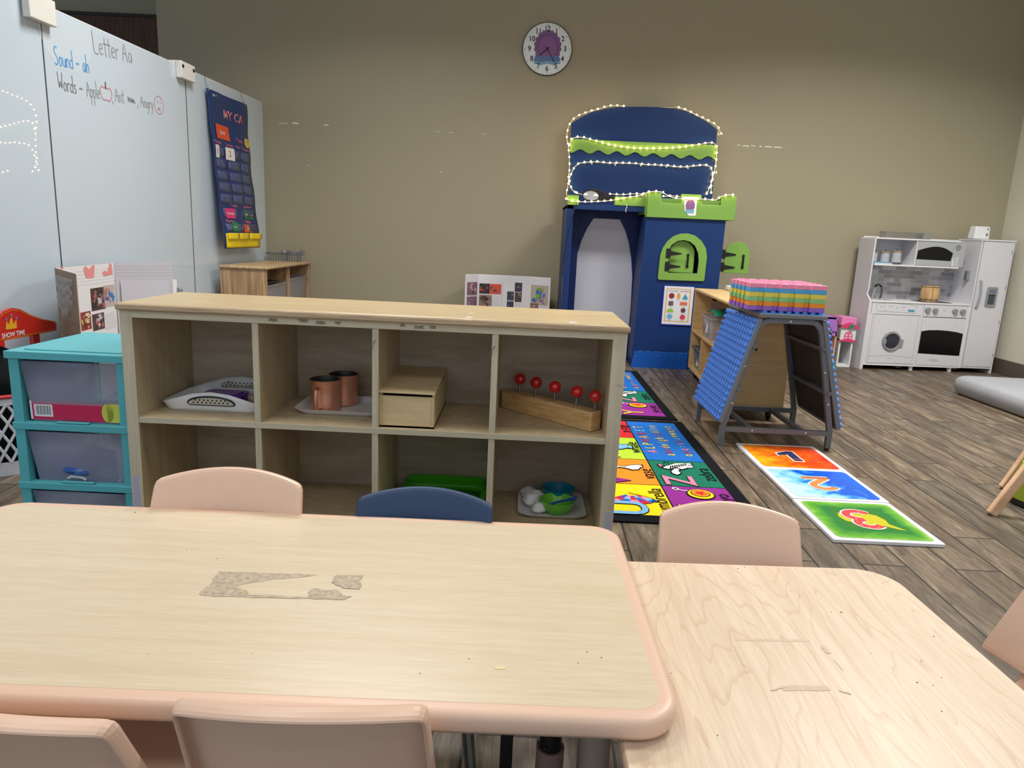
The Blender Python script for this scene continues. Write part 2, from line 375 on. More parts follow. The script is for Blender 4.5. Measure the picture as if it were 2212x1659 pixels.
def hand(mb, F, s, p0, p1, h, w_=.006):
    """marker handwriting from pixel p0 to pixel p1 along the baseline, h is the capital height in metres"""
    a = Vector(F.px(p0)); b = Vector(F.px(p1)); tot = sum(K[c][1] for c in s); sx = (b-a).length/tot; d = (b-a).normalized(); x = 0
    G = Fr(F.p(*a), F.u*d.x+F.v*d.y, F.v*d.x-F.u*d.y)
    for c in s:
        for st in K[c][0]:
            pts = [((x+q[0])*sx, q[1]*h) for q in st]; sm = []
            for i in range(len(pts)-1):
                for k in range(3): t = k/3; sm.append((pts[i][0]*(1-t)+pts[i+1][0]*t, pts[i][1]*(1-t)+pts[i+1][1]*t))
            sm.append(pts[-1])
            if len(sm) > 4:
                sm = [sm[0]]+[((sm[i-1][0]+sm[i][0]*2+sm[i+1][0])/4, (sm[i-1][1]+sm[i][1]*2+sm[i+1][1])/4) for i in range(1, len(sm)-1)]+[sm[-1]]
            mb.rib(G, sm, w_, c=.0008)
        x += K[c][1]
ink = M('grey_marker', (140, 144, 146), .6); blu = M('blue_marker', (70, 150, 220), .6); red = M('red_marker', (205, 105, 110), .6); ink2 = M('dark_marker', (105, 110, 108), .6)
mb.use(ink); hand(mb, BF, 'Letter Aa', (203, 115), (287, 138), .115)
mb.use(blu); hand(mb, BF, 'Sound ~ ah', (119, 140), (194, 159), .092)
mb.use(ink2); hand(mb, BF, 'Words ~ ', (127, 194), (187, 208), .088, .005)
mb.use(ink); hand(mb, BF, 'Apple', (188, 209), (218, 215), .092, .005)
hand(mb, BF, ', ', (243, 220), (250, 221), .09, .006); hand(mb, BF, 'Ant', (249, 219), (269, 224), .085, .005)
hand(mb, BF, ',', (296, 229), (302, 230), .09, .006); hand(mb, BF, 'Angry', (304, 231), (332, 237), .078, .005)
mb.use(ink2)
for k in range(9): mb.rib(BF, [BF.px((276+k*1.7, 208+k*.8+(k % 3)*2)), BF.px((277.5+k*1.7+(k % 2), 220+k*.5-(k % 2)*2))], .006, c=.0008+.0001*k)
mb.use(red)
ac = Vector(BF.px((229, 202)))
mb.rib(BF, [(ac.x+.052*cos(t)*(1+.10*sin(t)), ac.y+.045*sin(t)-(.014 if abs(t-pi/2) < .45 else 0)+(.010 if abs(t-3*pi/2) < .4 else 0)) for t in [2*pi*i/28 for i in range(28)]], .005, c=.0008, close=True)
ac2 = Vector(BF.px((343, 227)))
mb.rib(BF, [(ac2.x+.052*cos(t), ac2.y+.054*sin(t)) for t in [2*pi*i/28 for i in range(28)]], .004, c=.0008, close=True)
mb.rib(BF, [(ac2.x+.012*cos(t), ac2.y-.034+.016*sin(t)) for t in [pi*i/8 for i in range(9)]], .007, c=.0009)
for dx in (-.016, .016): mb.ell(BF, ac2.x+dx, ac2.y+.016, .005, c=.0009, n=8)
mb.use(M('brown_marker', (70, 45, 45), .6)).rib(BF, [(ac.x-.003, ac.y+.022), (ac.x, ac.y+.062)], .008, c=.0009)
# ghost of a wiped round mark
gm = M('wiped_mark', (212, 227, 239), .3, coat=1.0)
ce = Vector(BF.px((141, 60))); rg = .21
mb.use(gm).flat(BF, [(ce.x+rg*cos(t), min(ce.y+rg*sin(t), BT-.012)) for t in [2*pi*i/40 for i in range(40)]], c=.0003)
mb.build('panel', wb, sharp=30, recalc=False)
for a_ in (a0+.004, a1+.003): MB(M('board_seam', (84, 90, 94), .6)).fbox(BF, a_-.0025, .11, a_+.0025, BT-.004, .0002, .0016).build('seam_strip', wb)
# near panel, swung a little about the seam
LP = Fr(BF.p(a0, 0), (bdir.x*cos(LPA)-bdir.y*sin(LPA), bdir.y*cos(LPA)+bdir.x*sin(LPA), 0), (0, 0, 1))
MB(wbe).fbox(LP, -1.1, .10, 0, BT, -.022, -.002).use(wbm).fbox(LP, -1.095, .105, -.003, BT-.006, -.002, 0).build('panel', wb, sharp=30)
# feet
for a in (-.6, -2.2, -3.3):
    MB(M('grey_metal_tube', (120, 122, 124), .4, .7)).fbox(BF, a-.02, 0, a+.02, .12, -.10, -.03).build('foot', wb, bevel=.003)
# white plastic holders clipped over the top edge
wp = M('white_plastic', (232, 232, 228), .35)
def clip(label, pa, pb, F, dots):
    a, b = F.px(pa, .04), F.px(pb, .04)
    h = thing('board_clip', label, 'clip', tuple(F.p((a[0]+b[0])/2, BT)))
    MB(wp).fbox(F, a[0], b[1], b[0], BT+.02, .001, .04).fbox(F, a[0], BT+.001, b[0], BT+.02, -.06, .001).build('body', h, bevel=.004)
    if dots:
        for x in (.12, .88): MB(M('black_plastic', (18, 18, 20), .4)).lathe([(0, .003), (.011, .003), (.012, 0)], F=Fr(F.p(a[0]+(b[0]-a[0])*x, BT-.012, .0401), F.u, F.v), n=14).build('button', h)
clip('white plastic holder clipped over the board top at the upper left corner', (64, 20), (124, 60), BF, 0)
clip('white plastic holder with two black buttons on the board top', (392, 150), (423, 180), BF, 1)

# ------------------------------------------------------------------ pocket chart hanging on the board
CA = [BF.px((445, 190), .02), BF.px((533, 225), .02)]
top = max(CA[0][1], CA[1][1])
ca0, ca1 = CA[0][0], CA[1][0]
pb0, pb1 = BF.p(ca0+.06, 0, .10), None
cw = ca1-ca0; nvy = M('navy_vinyl', (22, 52, 112), .32, spec=.6, bump=.3, bscale=14); cz1, cz0 = 1.93, .80
def chart_pt(s, t, off=0):
    a = ca0 + cw*(s*(1-.08*t)+.045*t); z = cz1 + (cz0-cz1)*t
    c = .018 + .085*t**1.2 + .006*sin(s*9+t*5) + .004*sin(t*23)
    return BF.p(a, z, c+off)
ch = thing('pocket_chart', 'navy calendar pocket chart with cards and yellow pockets hanging on the whiteboard', 'calendar chart', tuple(BF.p((ca0+ca1)/2, cz0, .1)))
mb = MB(nvy); mb.grid(lambda s, t: chart_pt(s, t), 16, 40)
def cquad(mb, s0, t0, s1, t1, off, n=3):
    mb.grid(lambda s, t: chart_pt(s0+(s1-s0)*s, t0+(t1-t0)*t, off), n, n)
def ctext(mb, s, sc, tc_, hgt, off=.0035, sx=1.0, o=0, ax='CENTER'):
    V, Fs = text_geo(s, 1, ax, o); wd = cw
    vs = [mb._v(chart_pt(sc+v.x*hgt*sx/wd, tc_-v.y*hgt/(cz1-cz0), off)) for v in V]
    for f in Fs: mb._f([vs[i] for i in f])
pk = M('clear_pocket', (70, 84, 130), .15, spec=.8)
for r_ in range(5):
    t = .345+r_*.075
    mb.use(pk)
    for c_ in range(3): cquad(mb, .06+c_*.31, t, .34+c_*.31, t+.058, .002)
mb.use(pk); cquad(mb, .1, .735, .95, .79, .002); cquad(mb, .1, .835, .95, .885, .002)
wt = M('white_print', (235, 235, 240), .5); rd = M('red_print', (196, 44, 66), .5); pkp = M('pink_print', (205, 110, 150), .5)
mb.use(wt); ctext(mb, 'MY CA', .60, .125, .085, .003, 1.2, o=.022); mb.use(rd); ctext(mb, 'MY CA', .60, .125, .085, .0045, 1.2)
mb.use(wt); ctext(mb, 'SET', .16, .03, .022, .003, 2.2)
mb.use(pkp)
for s, x, t, h in (('Year', .70, .27, .05), ('Monday', .12, .318, .032), ('Tuesday', .42, .318, .032), ('Wed', .62, .318, .028), ('Thu', .74, .318, .028), ('Saturday', .88, .322, .026),
                   ('Today', .36, .715, .036), ('Tomorrow', .74, .715, .036), ('Weather', .22, .82, .032), ('Holiday', .72, .82, .036)):
    ctext(mb, s, x, t, h, .003, 1.15)
mb.build('sheet', ch, solid=.0015, recalc=False)
def card(nm, label, col, s0, t0, s1, t1, tx, tcol, h, x=1.2):
    m2 = MB(M(nm, col, .35)); cquad(m2, s0, t0, s1, t1, .005)
    if tx: m2.use(tcol); ctext(m2, tx, (s0+s1)/2, (t0+t1)/2, h, .0065, x)
    m2.build('card', ch, recalc=False, label=label)
card('orange_card', 'orange June card', (226, 84, 38), .12, .20, .46, .29, 'June', wt, .045)
card('white_card', 'white card with a red 1', (236, 236, 240), .04, .335, .14, .415, '1', rd, .06)
card('white_card', 'white card with a red 2', (236, 236, 240), .31, .335, .52, .415, '2', rd, .06)
card('pink_card', 'pink Tuesday card', (222, 50, 120), .14, .735, .36, .80, 'Tuesday', wt, .03)
card('green_card', 'green Wednesday card', (30, 132, 70), .64, .735, .90, .80, 'Wednesday', wt, .028, 1.1)
card('green_card', 'small green card', (40, 140, 80), .24, .825, .38, .885, 'Sunny', wt, .02)
card('orange_card', 'orange card with a white 20', (226, 84, 38), .56, .838, .82, .892, '20', wt, .04)
m2 = MB(M('yellow_face', (224, 188, 80), .5)); c0 = (.93, .27)
m2._f([m2._v(chart_pt(c0[0]-.02+.085*cos(2*pi*i/18), c0[1]+.034*sin(2*pi*i/18), .004)) for i in range(18)])
m2.use(M('face_lines', (90, 70, 40), .5))
for dx in (-.045, .01): m2._f([m2._v(chart_pt(c0[0]+dx+.008*cos(2*pi*i/8), c0[1]-.01+.004*sin(2*pi*i/8), .0055)) for i in range(8)])
m2.build('round_sticker', ch, recalc=False, label='round yellow face sticker')
yl = M('yellow_vinyl', (232, 204, 20), .4); yl2 = M('yellow_trim', (240, 216, 40), .4)
m2 = MB(yl); cquad(m2, .05, .90, .99, .995, .006, 8); m2.build('pouch', ch, solid=.004, recalc=False, label='yellow pocket along the bottom')
for (s0, s1) in ((.08, .33), (.36, .66), (.69, 1.01)):
    m2 = MB(yl2); cquad(m2, s0, .897, s1, .94, .016, 4); m2.build('flap', ch, solid=.005, recalc=False, label='yellow pocket flap')
for s in (.02, .9):
    MB(M('silver_grommet', (200, 200, 205), .25, 1)).lathe([(.004, .002), (.009, .002), (.009, 0), (.004, 0)], F=Fr(chart_pt(s+.02, .012, .004), BF.u, BF.v), n=12).build('grommet', ch)
    q = chart_pt(s+.02, .012, .006); MB(M('grey_wire', (90, 95, 100), .4, .8)).tube([q, BF.p((q-BF.o).dot(BF.u), BT-.03, .003), BF.p((q-BF.o).dot(BF.u), BT+.004, .003), BF.p((q-BF.o).dot(BF.u), BT+.004, -.03)], .0016, 6).build('wire_hook', ch)
# ------------------------------------------------------------------ tables
pink = M('pink_plastic', (224, 190, 167), .38, spec=.5, bump=.08, bscale=500)
lam1 = wood('maple_laminate_cream', (222, 207, 180), (217, 199, 170), (1.0, 22, 1), 2.2, .30, spec=.5)
lam2 = wood('maple_laminate_pale', (228, 208, 184), (219, 196, 170), (26, 1.2, 1), 2.2, .38, spec=.45, wave=.55)
worn = M('worn_film', (196, 180, 154), .55, var=.42, vscale=110)
def table(name, label, cx, cy, wx, wy, top, th, rad, rim, lam, rimmat, marks, legs, rot=0, parts=()):
    t = thing(name, label, 'table', (cx, cy, 0)); F = XY(cx, cy, top).rot(rot)
    # moulded rim: rounded profile swept round the outline
    n = 10; prof = [(-rim, 0.0), (-rim*.6, .0005), (-th*.30, -.0002), (-th*.12, -th*.06), (-th*.02, -th*.22), (0, -th*.45), (-th*.01, -th*.72), (-th*.12, -th*.93), (-th*.35, -th), (-rim, -th)]
    out = []
    for (ins, dz) in prof:
        out.append([(a, b, dz) for a, b in rr(wx+2*ins, wy+2*ins, max(rad+ins, .008), n)])
    mb = MB(rimmat); V = [[mb._v(F.p(a, b, c)) for a, b, c in r_] for r_ in out]; k = len(V[0])
    for A, B in zip(V, V[1:]):
        for j in range(k): mb._f([A[j], A[(j+1) % k], B[(j+1) % k], B[j]], True)
    mb._f(V[-1]); mb.build('rim', t, sharp=60)
    mb = MB(lam); mb.prism(F, rr(wx-2*rim+.0004, wy-2*rim+.0004, max(rad-rim, .01), n), -th*.5, .0003)
    marks(mb, F); mb.build('table_top', t, sharp=30, recalc=False)
    legs(t, F)
    return t
def blob(mb, F, cx, cy, w_, h_, seed, c=.0008, n=26, rag=.12):
    rnd = random.Random(seed); pts = []
    for i in range(n):
        t = 2*pi*i/n; q = max(abs(cos(t)), abs(sin(t))); s = (1/q)*(1-rag*rnd.random())
        pts.append((cx+w_/2*cos(t)*s, cy+h_/2*sin(t)*s))
    mb.flat(F, pts, c)
def marks1(mb, F):
    def P(x, y): return F.px((x, y))
    mb.use(worn)
    # torn tape residue, an irregular frame
    def poly(pts, seed, k=4, j=.003):
        rnd = random.Random(seed); q = [P(*p_) for p_ in pts]; o = []
        for i in range(len(q)):
            a, b = q[i], q[(i+1) % len(q)]
            for m_ in range(k): t = m_/k; o.append((a[0]*(1-t)+b[0]*t+(rnd.random()-.5)*j, a[1]*(1-t)+b[1]*t+(rnd.random()-.5)*j))
        mb.flat(F, o, .0004+.00012*seed)
    poly([(474, 1235), (560, 1237), (622, 1241), (578, 1255), (530, 1262), (506, 1268), (452, 1268), (460, 1250)], 1)
    poly([(560, 1238), (650, 1240), (684, 1243), (640, 1249), (590, 1252), (560, 1252)], 2)
    poly([(445, 1268), (506, 1268), (532, 1275), (540, 1290), (460, 1290), (428, 1284)], 3)
    poly([(536, 1285), (600, 1287), (664, 1291), (720, 1295), (664, 1294), (540, 1292)], 4)
    poly([(680, 1272), (700, 1276), (728, 1274), (740, 1286), (760, 1290), (744, 1296), (690, 1294), (664, 1291), (668, 1278)], 5)
    poly([(725, 1243), (786, 1244), (776, 1256), (782, 1265), (776, 1274), (740, 1272), (716, 1258)], 6)
    dot = M('dark_speck', (60, 52, 46), .7); mb.use(dot)
    for x, y, r_ in ((403, 1189, 1.6), (470, 1207, 1.8), (292, 1107, 3), (483, 1211, 1), (1013, 1424, 1.6), (1268, 1409, 2), (1299, 1421, 1.8), (1249, 1433, 1.6), (907, 1455, 1.6), (449, 1107, 1.5), (545, 1413, 1.2), (640, 1300, 1.2), (320, 1413, 1.1)):
        mb.ell(F, *P(x, y), .0007*r_*.8, n=6, c=.0008)
    st = M('faint_smear', (228, 206, 166), .5); mb.use(st)
    blob(mb, F, *P(1080, 1443), .016, .008, 3, n=12)
def marks2(mb, F):
    def P(x, y): return F.px((x, y))
    fs = M('faint_scuff', (212, 190, 166), .6, var=.12, vscale=80); mb.use(fs)
    for (x0, y0, x1, y1, w_) in ((1590, 1382, 1750, 1385, .007), (1665, 1492, 1700, 1484, .003), (1690, 1487, 1790, 1487, .012), (1585, 1396, 1608, 1440, .004), (1776, 1396, 1790, 1412, .008), (1800, 1425, 1822, 1450, .003), (1812, 1492, 1838, 1500, .004)):
        a, b = P(x0, y0), P(x1, y1); rnd = random.Random(x0); n = 9
        mb.rib(F, [(a[0]*(1-i/n)+b[0]*i/n+(rnd.random()-.5)*.002, a[1]*(1-i/n)+b[1]*i/n+(rnd.random()-.5)*.002) for i in range(n+1)], w_, c=.0004+.0001*(x0 % 7))
    mb.use(M('dark_speck', (60, 52, 46), .7))
    for x, y, r_ in ((1594, 1229, 2), (1608, 1226, 2), (1817, 1323, 3), (1796, 1323, 1.6), (1728, 1289, 1.6), (1707, 1277, 1.6), (2017, 1375, 2.2), (1981, 1475, 2.4), (2034, 1464, 1.4), (2016, 1481, 1.6), (1990, 1428, 1.6), (1449, 1455, 1.6), (1550, 1589, 1.6), (2034, 1537, 1.8), (1881, 1412, 1.2), (1907, 1320, 1.4)):
        mb.ell(F, *P(x, y), .0006*r_, n=6, c=.0008)
grey_metal = M('dark_tube_steel', (52, 50, 52), .3, .8); sleeve = M('mauve_sleeve', (128, 104, 100), .5); black = M('black_plastic', (18, 18, 20), .4)
beige = M('beige_leg', (168, 152, 136), .5)
def legs1(t, F):
    SZ = YP((1187, 1627), .885).z
    for (x, y) in ((.075, .90), (.14, 1.31), (-.98, .88), (-.98, 1.31)):
        l = MB(grey_metal).tube([(x, y, .37), (x, y, .16)], .0165, 14).build('leg', t)
        MB(sleeve).lathe([(.0165, SZ), (.0205, SZ), (.021, .06), (.0205, .0), (.0, .0)], (x, y, 0), 18).build('leg_sleeve', l)
        MB(black).lathe([(.0035, .0), (.0035, .002), (0, .002)], F=Fr((x-.0075, y-.0148, SZ+.026), (.9, -.42, 0), (0, 0, 1)), n=8).lathe([(.0035, .0), (.0035, .002), (0, .002)], F=Fr((x-.0075, y-.0148, SZ+.008), (.9, -.42, 0), (0, 0, 1)), n=8).build('adjusting_holes', l)
    qb = YP((1282, 1625), .93); MB(beige).lathe([(0, .366), (.0245, .366), (.0250, .06), (.024, 0), (0, 0)], (qb.x, .93, 0), 24).build('leg', t)
    MB(black).beam((.012, .99, .37), (.012, .99, 0), .020, .012, (0, 1, 0)).build('support_post', t, bevel=.001)
t1 = table('activity_table', 'long cream laminate table with pink moulded edge and worn tape mark', -.417, 1.098, 1.303, .627, .400, .032, .062, .0245, lam1, pink, marks1, legs1, rot=.014)
def legs2(t, F):
    for (a, b) in ((-.205, -.52), (-.20, .12), (.22, -.52), (.22, .52)):
        q = F.p(a, b, -.366)
        MB(beige).lathe([(.026, .340), (.0265, .06), (.024, 0), (0, 0)], (q.x, q.y, 0), 20).build('leg', t)
c2 = (.478, .726)
t2 = table('low_table', 'lower pale maple laminate table tucked under the right end of the long table', c2[0], c2[1], .635, 1.225, .362, .022, .075, .004, lam2, M('pale_pink_edge', (222, 188, 164), .45), marks2, legs2, rot=.034)

# ------------------------------------------------------------------ chairs (built at the origin, sitter looks +y)
def make_chair(name, label, mat, legmat, shape='pink'):
    t = thing(name, label, 'chair', (0, 0, 0), None)
    h, wb_, wt_ = .155, .318, .300
    z0, yb = .300, -.145
    if shape == 'navy': h, wb_, wt_ = .165, .292, .285
    def back(u, v):
        s = 2*u-1; wd = wb_*(1-v)+wt_*v
        x = s*wd/2; z = z0 + h*v + .020*v*(1-s*s)
        y = yb - .06*v + .036*s*s
        return (x, y, z)
    mb = MB(mat); nu, nv = 20, 8
    V = [[mb._v(back(i/nu, j/nv)) for j in range(nv+1)] for i in range(nu+1)]
    for i in range(nu):
        for j in range(nv): mb._f([V[i][j], V[i+1][j], V[i+1][j+1], V[i][j+1]])
    ring = [V[0][j] for j in range(nv+1)] + [V[i][nv] for i in range(1, nu+1)] + [V[nu][j] for j in range(nv-1, -1, -1)]
    prev = ring
    for (dy, dz, ins) in ((-.006, .002, -.0015), (-.020, .0, .001), (-.023, -.003, .003)):
        nr = []
        for q in ring:
            sx = -1 if q.co.x > 0 else 1
            atside = abs(q.co.x) > wt_*.46
            nr.append(mb.bm.verts.new((q.co.x + (sx*ins if atside else 0), q.co.y+dy, q.co.z + (dz if q.co.z > z0+h*.9 else 0) - (ins if q.co.z > z0+h*.9 else 0))))
        for a, b, c, d in zip(prev, prev[1:], nr[1:], nr): mb._f([a, b, c, d])
        prev = nr
    mb.build('backrest', t, solid=.006, sub=1, sharp=0, recalc=True)
    # seat pan with a waterfall front and a neck up to the backrest
    mb = MB(mat)
    def seat(u, v):
        s = 2*u-1; wd = .27+.03*v-.03*max(0, (v-.85))/.15
        y = -.135 + .275*v; x = s*wd/2
        z = .246 - .010*(1-s*s)*sin(pi*v) - .03*max(0, v-.86)/.14 - .006*s*s*0
        return (x, y, z)
    mb.grid(seat, 14, 14)
    mb.build('seat', t, solid=.009, sub=1, sharp=0)
    mb = MB(mat)
    def neck(u, v):
        s = 2*u-1; wd = .245-.055*sin(pi*v)
        a = v
        return (s*wd/2, -.130-.017*sin(pi*v/2)-.004*v, .243+.075*v+.0)
    mb.grid(neck, 8, 8); mb.build('back_support', t, solid=.009, sharp=0, sub=1)
    for sx in (-1, 1):
        for (ya, yb2) in ((.10, .125), (-.10, -.15)):
            m2 = MB(legmat)
            m2.tube([(sx*.115, ya, .243), (sx*.130, (ya+yb2)/2, .12), (sx*.143, yb2, .0)], .012, 10, rr=[.014, .0125, .0115]); m2.build('leg', t)
    return t
CG = 'small plastic chairs round the tables'
chrome = M('chrome_tube', (190, 192, 195), .2, 1)
c0_ = make_chair('toddler_chair', 'pink plastic chair at the far side of the long table, in front of the shelf', pink, pink)
c0_['group'] = CG; c0_.location = (-.600, 1.238, 0); c0_.rotation_euler = (0, 0, pi+.01); c0_.scale = (1.02, 1.03, .995)
dup(c0_, 'pink plastic chair behind the far end of the low table, beside the rug', (.462, 1.235, 0), pi-.02, (.955, 1, .950))
dup(c0_, 'pink plastic chair seen from behind at the near edge of the long table', (-.240, .905, 0), .035, (.97, 1, .985))
dup(c0_, 'pink plastic chair cut off at the bottom left corner of the photo', (-.578, .900, 0), -.10, (.985, 1, .935))
dup(c0_, 'pink plastic chair at the right edge of the photo, beside the low table', (.778, 1.045, 0), pi/2-.02, (1.0, 1, .945))
nv_ = M('navy_plastic', (30, 58, 96), .45, spec=.5, bump=.35, bscale=900)
c1_ = make_chair('toddler_chair', 'navy blue plastic chair at the far side of the long table', nv_, chrome, 'navy')
c1_['group'] = CG; c1_.location = (-.186, 1.245, 0); c1_.rotation_euler = (0, 0, pi-.02); c1_.scale = (1.0, 1, .925)

# ------------------------------------------------------------------ cube shelf
side_wood = wood('shelf_maple', (206, 188, 154), (190, 170, 136), (12, 12, .9), 2.5, .5)
edge_wood = wood('shelf_edge_band', (212, 203, 178), (198, 188, 162), (20, 20, .8), 3, .5)
edge_h = wood('shelf_edge_band_level', (212, 203, 178), (198, 188, 162), (.8, 20, 20), 3, .5)
ply = wood('plywood_back', (200, 184, 160), (176, 158, 134), (1.6, 10, 9), 2.2, .6)
top_wood = wood('shelf_top_maple', (206, 186, 148), (196, 172, 132), (1, 16, 1), 2.5, .35)
chip = M('pale_scratch', (246, 236, 212), .6); wchip = M('white_scratch', (244, 244, 240), .6); gscr = M('grey_wear', (150, 142, 128), .8, var=.4, vscale=120)
Y0, Y1 = 1.982, 2.342
sh = thing('cube_shelf', 'wide maple cube shelf with eight compartments and a scratched top', 'shelf', (-.413, 2.16, 0))
def post(x0, x1, z0, z1, name, y0=Y0, y1=Y1, mat=side_wood):
    mb = MB(mat).box((x0, y0+.001, z0), (x1, y1, z1)).use(edge_wood).box((x0, y0, z0), (x1, y0+.001, z1)); return mb
for (x0, x1) in ((-1.134, -1.099), (.269, .309)):
    mb = post(x0, x1, .0, .741, 'side_panel')
    if x0 < 0:
        mb.use(M('lilac_tape', (176, 178, 206), .6)).box((-1.128, Y0-.0008, .10), (-1.112, Y0, .245))
    else:
        mb.use(M('lilac_tape', (176, 178, 206), .6)).box((.285, Y0-.0008, .10), (.303, Y0, .205))
        mb.use(gscr).rib(Fr((0, Y0, 0), (1, 0, 0), (0, 0, 1)), [(.285, .59), (.302, .592), (.303, .585)], .0012, c=.001)
    mb.build('side_panel', sh, bevel=.001)
for (x0, x1) in ((-.759, -.741), (-.415, -.397), (-.073, -.055)):
    mb = post(x0, x1, .429, .722, 'divider', Y0+.004)
    mb.use(gscr)
    if x0 > -.5: mb.rib(XZ(0, Y0+.004, 0), [(x0+.002, .66), (x0+.004, .685), (x0+.010, .688), (x0+.004, .676)], .0016, c=.0012)
    mb.build('divider', sh, bevel=.0008)
    post(x0, x1, .12, .412, 'divider', Y0+.004).build('divider', sh, bevel=.0008)
FE = XZ(0, Y0, 0)
mb = MB(side_wood).box((-1.099, Y0+.001, .722), (.269, Y1, .741)).use(edge_h).box((-1.099, Y0, .722), (.269, Y0+.001, .741))
mb.use(gscr)
for (xp, w_, s) in ((590, .03, 1), (655, .035, 2), (692, .032, 3), (730, .02, 4), (870, .016, 5), (905, .034, 6), (935, .02, 7)):
    a, b = FE.px((xp, 693)); blob(mb, FE, a, .7335+.002*(s % 3-1), w_, .011, s, c=.0006, rag=.4)
mb.build('top_rail', sh, bevel=.0006)
mb = MB(side_wood).box((-1.099, Y0+.003, .412), (.269, Y1, .429)).use(edge_h).box((-1.099, Y0+.002, .412), (.269, Y0+.003, .429))
mb.use(chip)
for k in range(6): q = (1140+k*9, 936+(k % 2)*2); p_ = ZP(q, .4292); mb.rib(XY(0, 0, .429), [(p_.x, p_.y-.003), (p_.x+.004, p_.y+.003)], .0022, c=.0006)
mb.build('shelf_board', sh, bevel=.0006)
MB(side_wood).box((-1.099, Y0+.003, .10), (.269, Y1, .12)).use(edge_h).box((-1.099, Y0+.002, .10), (.269, Y0+.003, .12)).build('shelf_board', sh, bevel=.0006)
MB(edge_h).box((-1.099, Y0+.01, 0), (.269, Y0+.028, .10)).build('toe_board', sh)
MB(ply).box((-1.12, Y1, .02), (.295, Y1+.006, .741)).build('back_panel', sh)
mb = MB(top_wood).box((-1.139, Y0-.012, .741), (.314, Y1+.012, .764))
T = XY(0, 0, .764)
rnd = random.Random(5)
mb.use(wchip)
for (x, y, w_, h_) in ((1017, 677, .020, .02), (1012, 686, .022, .03), (1010, 691, .026, .012), (1238, 697, .030, .045), (1292, 703, .06, .008), (1300, 678, .10, .008)):
    a, b = T.px((x, y)); blob(mb, T, a, b, w_, h_*.7, int(x), rag=.5, c=.0005)
mb.use(chip)
for k in range(95):
    x = 380+rnd.random()*880; y = 640+(x-400)*.045+rnd.random()**.6*30; a, b = T.px((x, y)); b = min(max(b, Y0), Y1)
    l = .004+.02*rnd.random(); t = rnd.choice((.2, -.3, .9, 2.4, .05)); mb.rib(T, [(a, b), (a+l*cos(t), b+l*.5*sin(t))], .0012+.002*rnd.random()**3, c=.0005)
mb.build('top_panel', sh, bevel=.009, seg=3)
# worn front edge of the top, a rounded lipping
mb = MB(wood('worn_lipping', (205, 180, 148), (168, 146, 120), (1.2, 40, 40), 8, .6)).box((-1.1395, Y0-.0135, .7435), (.3145, Y0-.004, .7615))
mb.build('edge_lipping', sh, bevel=.006, seg=3)

# --- contents, top row
def tray_flat(name, label, cx, cy, w_, d, z, h, mat, handle=0, rot=0, grp=None, hole_mat=None):
    t = thing(name, label, 'tray', (cx, cy, z)); F = XY(cx, cy, z).rot(rot)
    prof = [(-.022, .002), (-.012, .004), (-.004, h*.55), (.004, h), (.008, h), (.0, h*.5), (-.010, 0), (-.02, 0)]
    mb = MB(mat); rings = []
    for ins, zz in prof:
        rings.append([mb._v(F.p(a, b, zz)) for a, b in rr(w_+2*ins, d+2*ins, .035, 6)])
    k = len(rings[0])
    for A, B in zip(rings, rings[1:]):
        for j in range(k): mb._f([A[j], A[(j+1) % k], B[(j+1) % k], B[j]])
    mb._f(rings[0]); mb._f(rings[-1][::-1]); mb.build('tray_body', t, sharp=50)
    return t, F
white = M('white_melamine', (226, 226, 226), .3)
tA = thing('serving_tray', 'white tray with raised black rimmed handles in the first upper compartment', 'tray', (-.93, 2.20, .43))
FA = XY(-.925, 2.20, .4295)
mb = MB(white)
def trw(u, v):
    t = 2*pi*u; w_, d = .30, .235; base_ = rr(w_, d, .045, 6); n = len(base_); i = u*n; i0 = int(i) % n; f = i-int(i)
    a = base_[i0][0]*(1-f)+base_[(i0+1) % n][0]*f; b = base_[i0][1]*(1-f)+base_[(i0+1) % n][1]*f
    q_ = min(1, max(0, (abs(b)/d-.30)/.2)); lift = .022+.040*q_*q_*(3-2*q_)*max(0, cos(min(1, abs(a)/.15)*pi/2))**1.2
    gr = 1+.10*v
    return FA.p(a*gr, b*(1+.05*v), .0+lift*v)
n_ = 28
mb.grid(trw, n_*4, 4); mb.flat(FA, rr(.30, .235, .045, 6), .0005)
mb.build('tray_body', tA, solid=.004, sharp=50, weld=True, recalc=False)
m2 = MB(M('dotted_liner', (232, 230, 222), .6)).flat(FA, rr(.27, .20, .03, 4), .003).use(black)
for i in range(14):
    for j in range(8): m2.ell(FA, -.12+i*.0185+(j % 2)*.009, -.08+j*.023, .0045, c=.0036, n=8)
m2.build('tray_liner', tA, recalc=False, label='white liner with black dots')
for sy in (-1, 1):
    Fh = Fr(FA.p(0, sy*.1235, .034), (1, 0, 0), (0, .12*sy, 1))
    lp = [(-.066, -.011), (.066, -.011)] + [(.070*cos(pi*i/12), -.009+.021*sin(pi*i/12)) for i in range(13)]
    MB(black).tube([Fh.p(a, b, 0) for a, b in lp], .0050, 6, close=True).build('handle_rim', tA, label='black oval handle rim')
    mo = MB(M('clear_window', (196, 190, 176), .3)).flat(Fh, lp, .0046); mo.use(black)
    for i in range(9):
        for j in range(2): mo.ell(Fh, -.052+i*.013+(j % 2)*.006, -.004+j*.008, .0028, c=.0052, n=8)
    mo.build('handle_opening', tA, recalc=False)
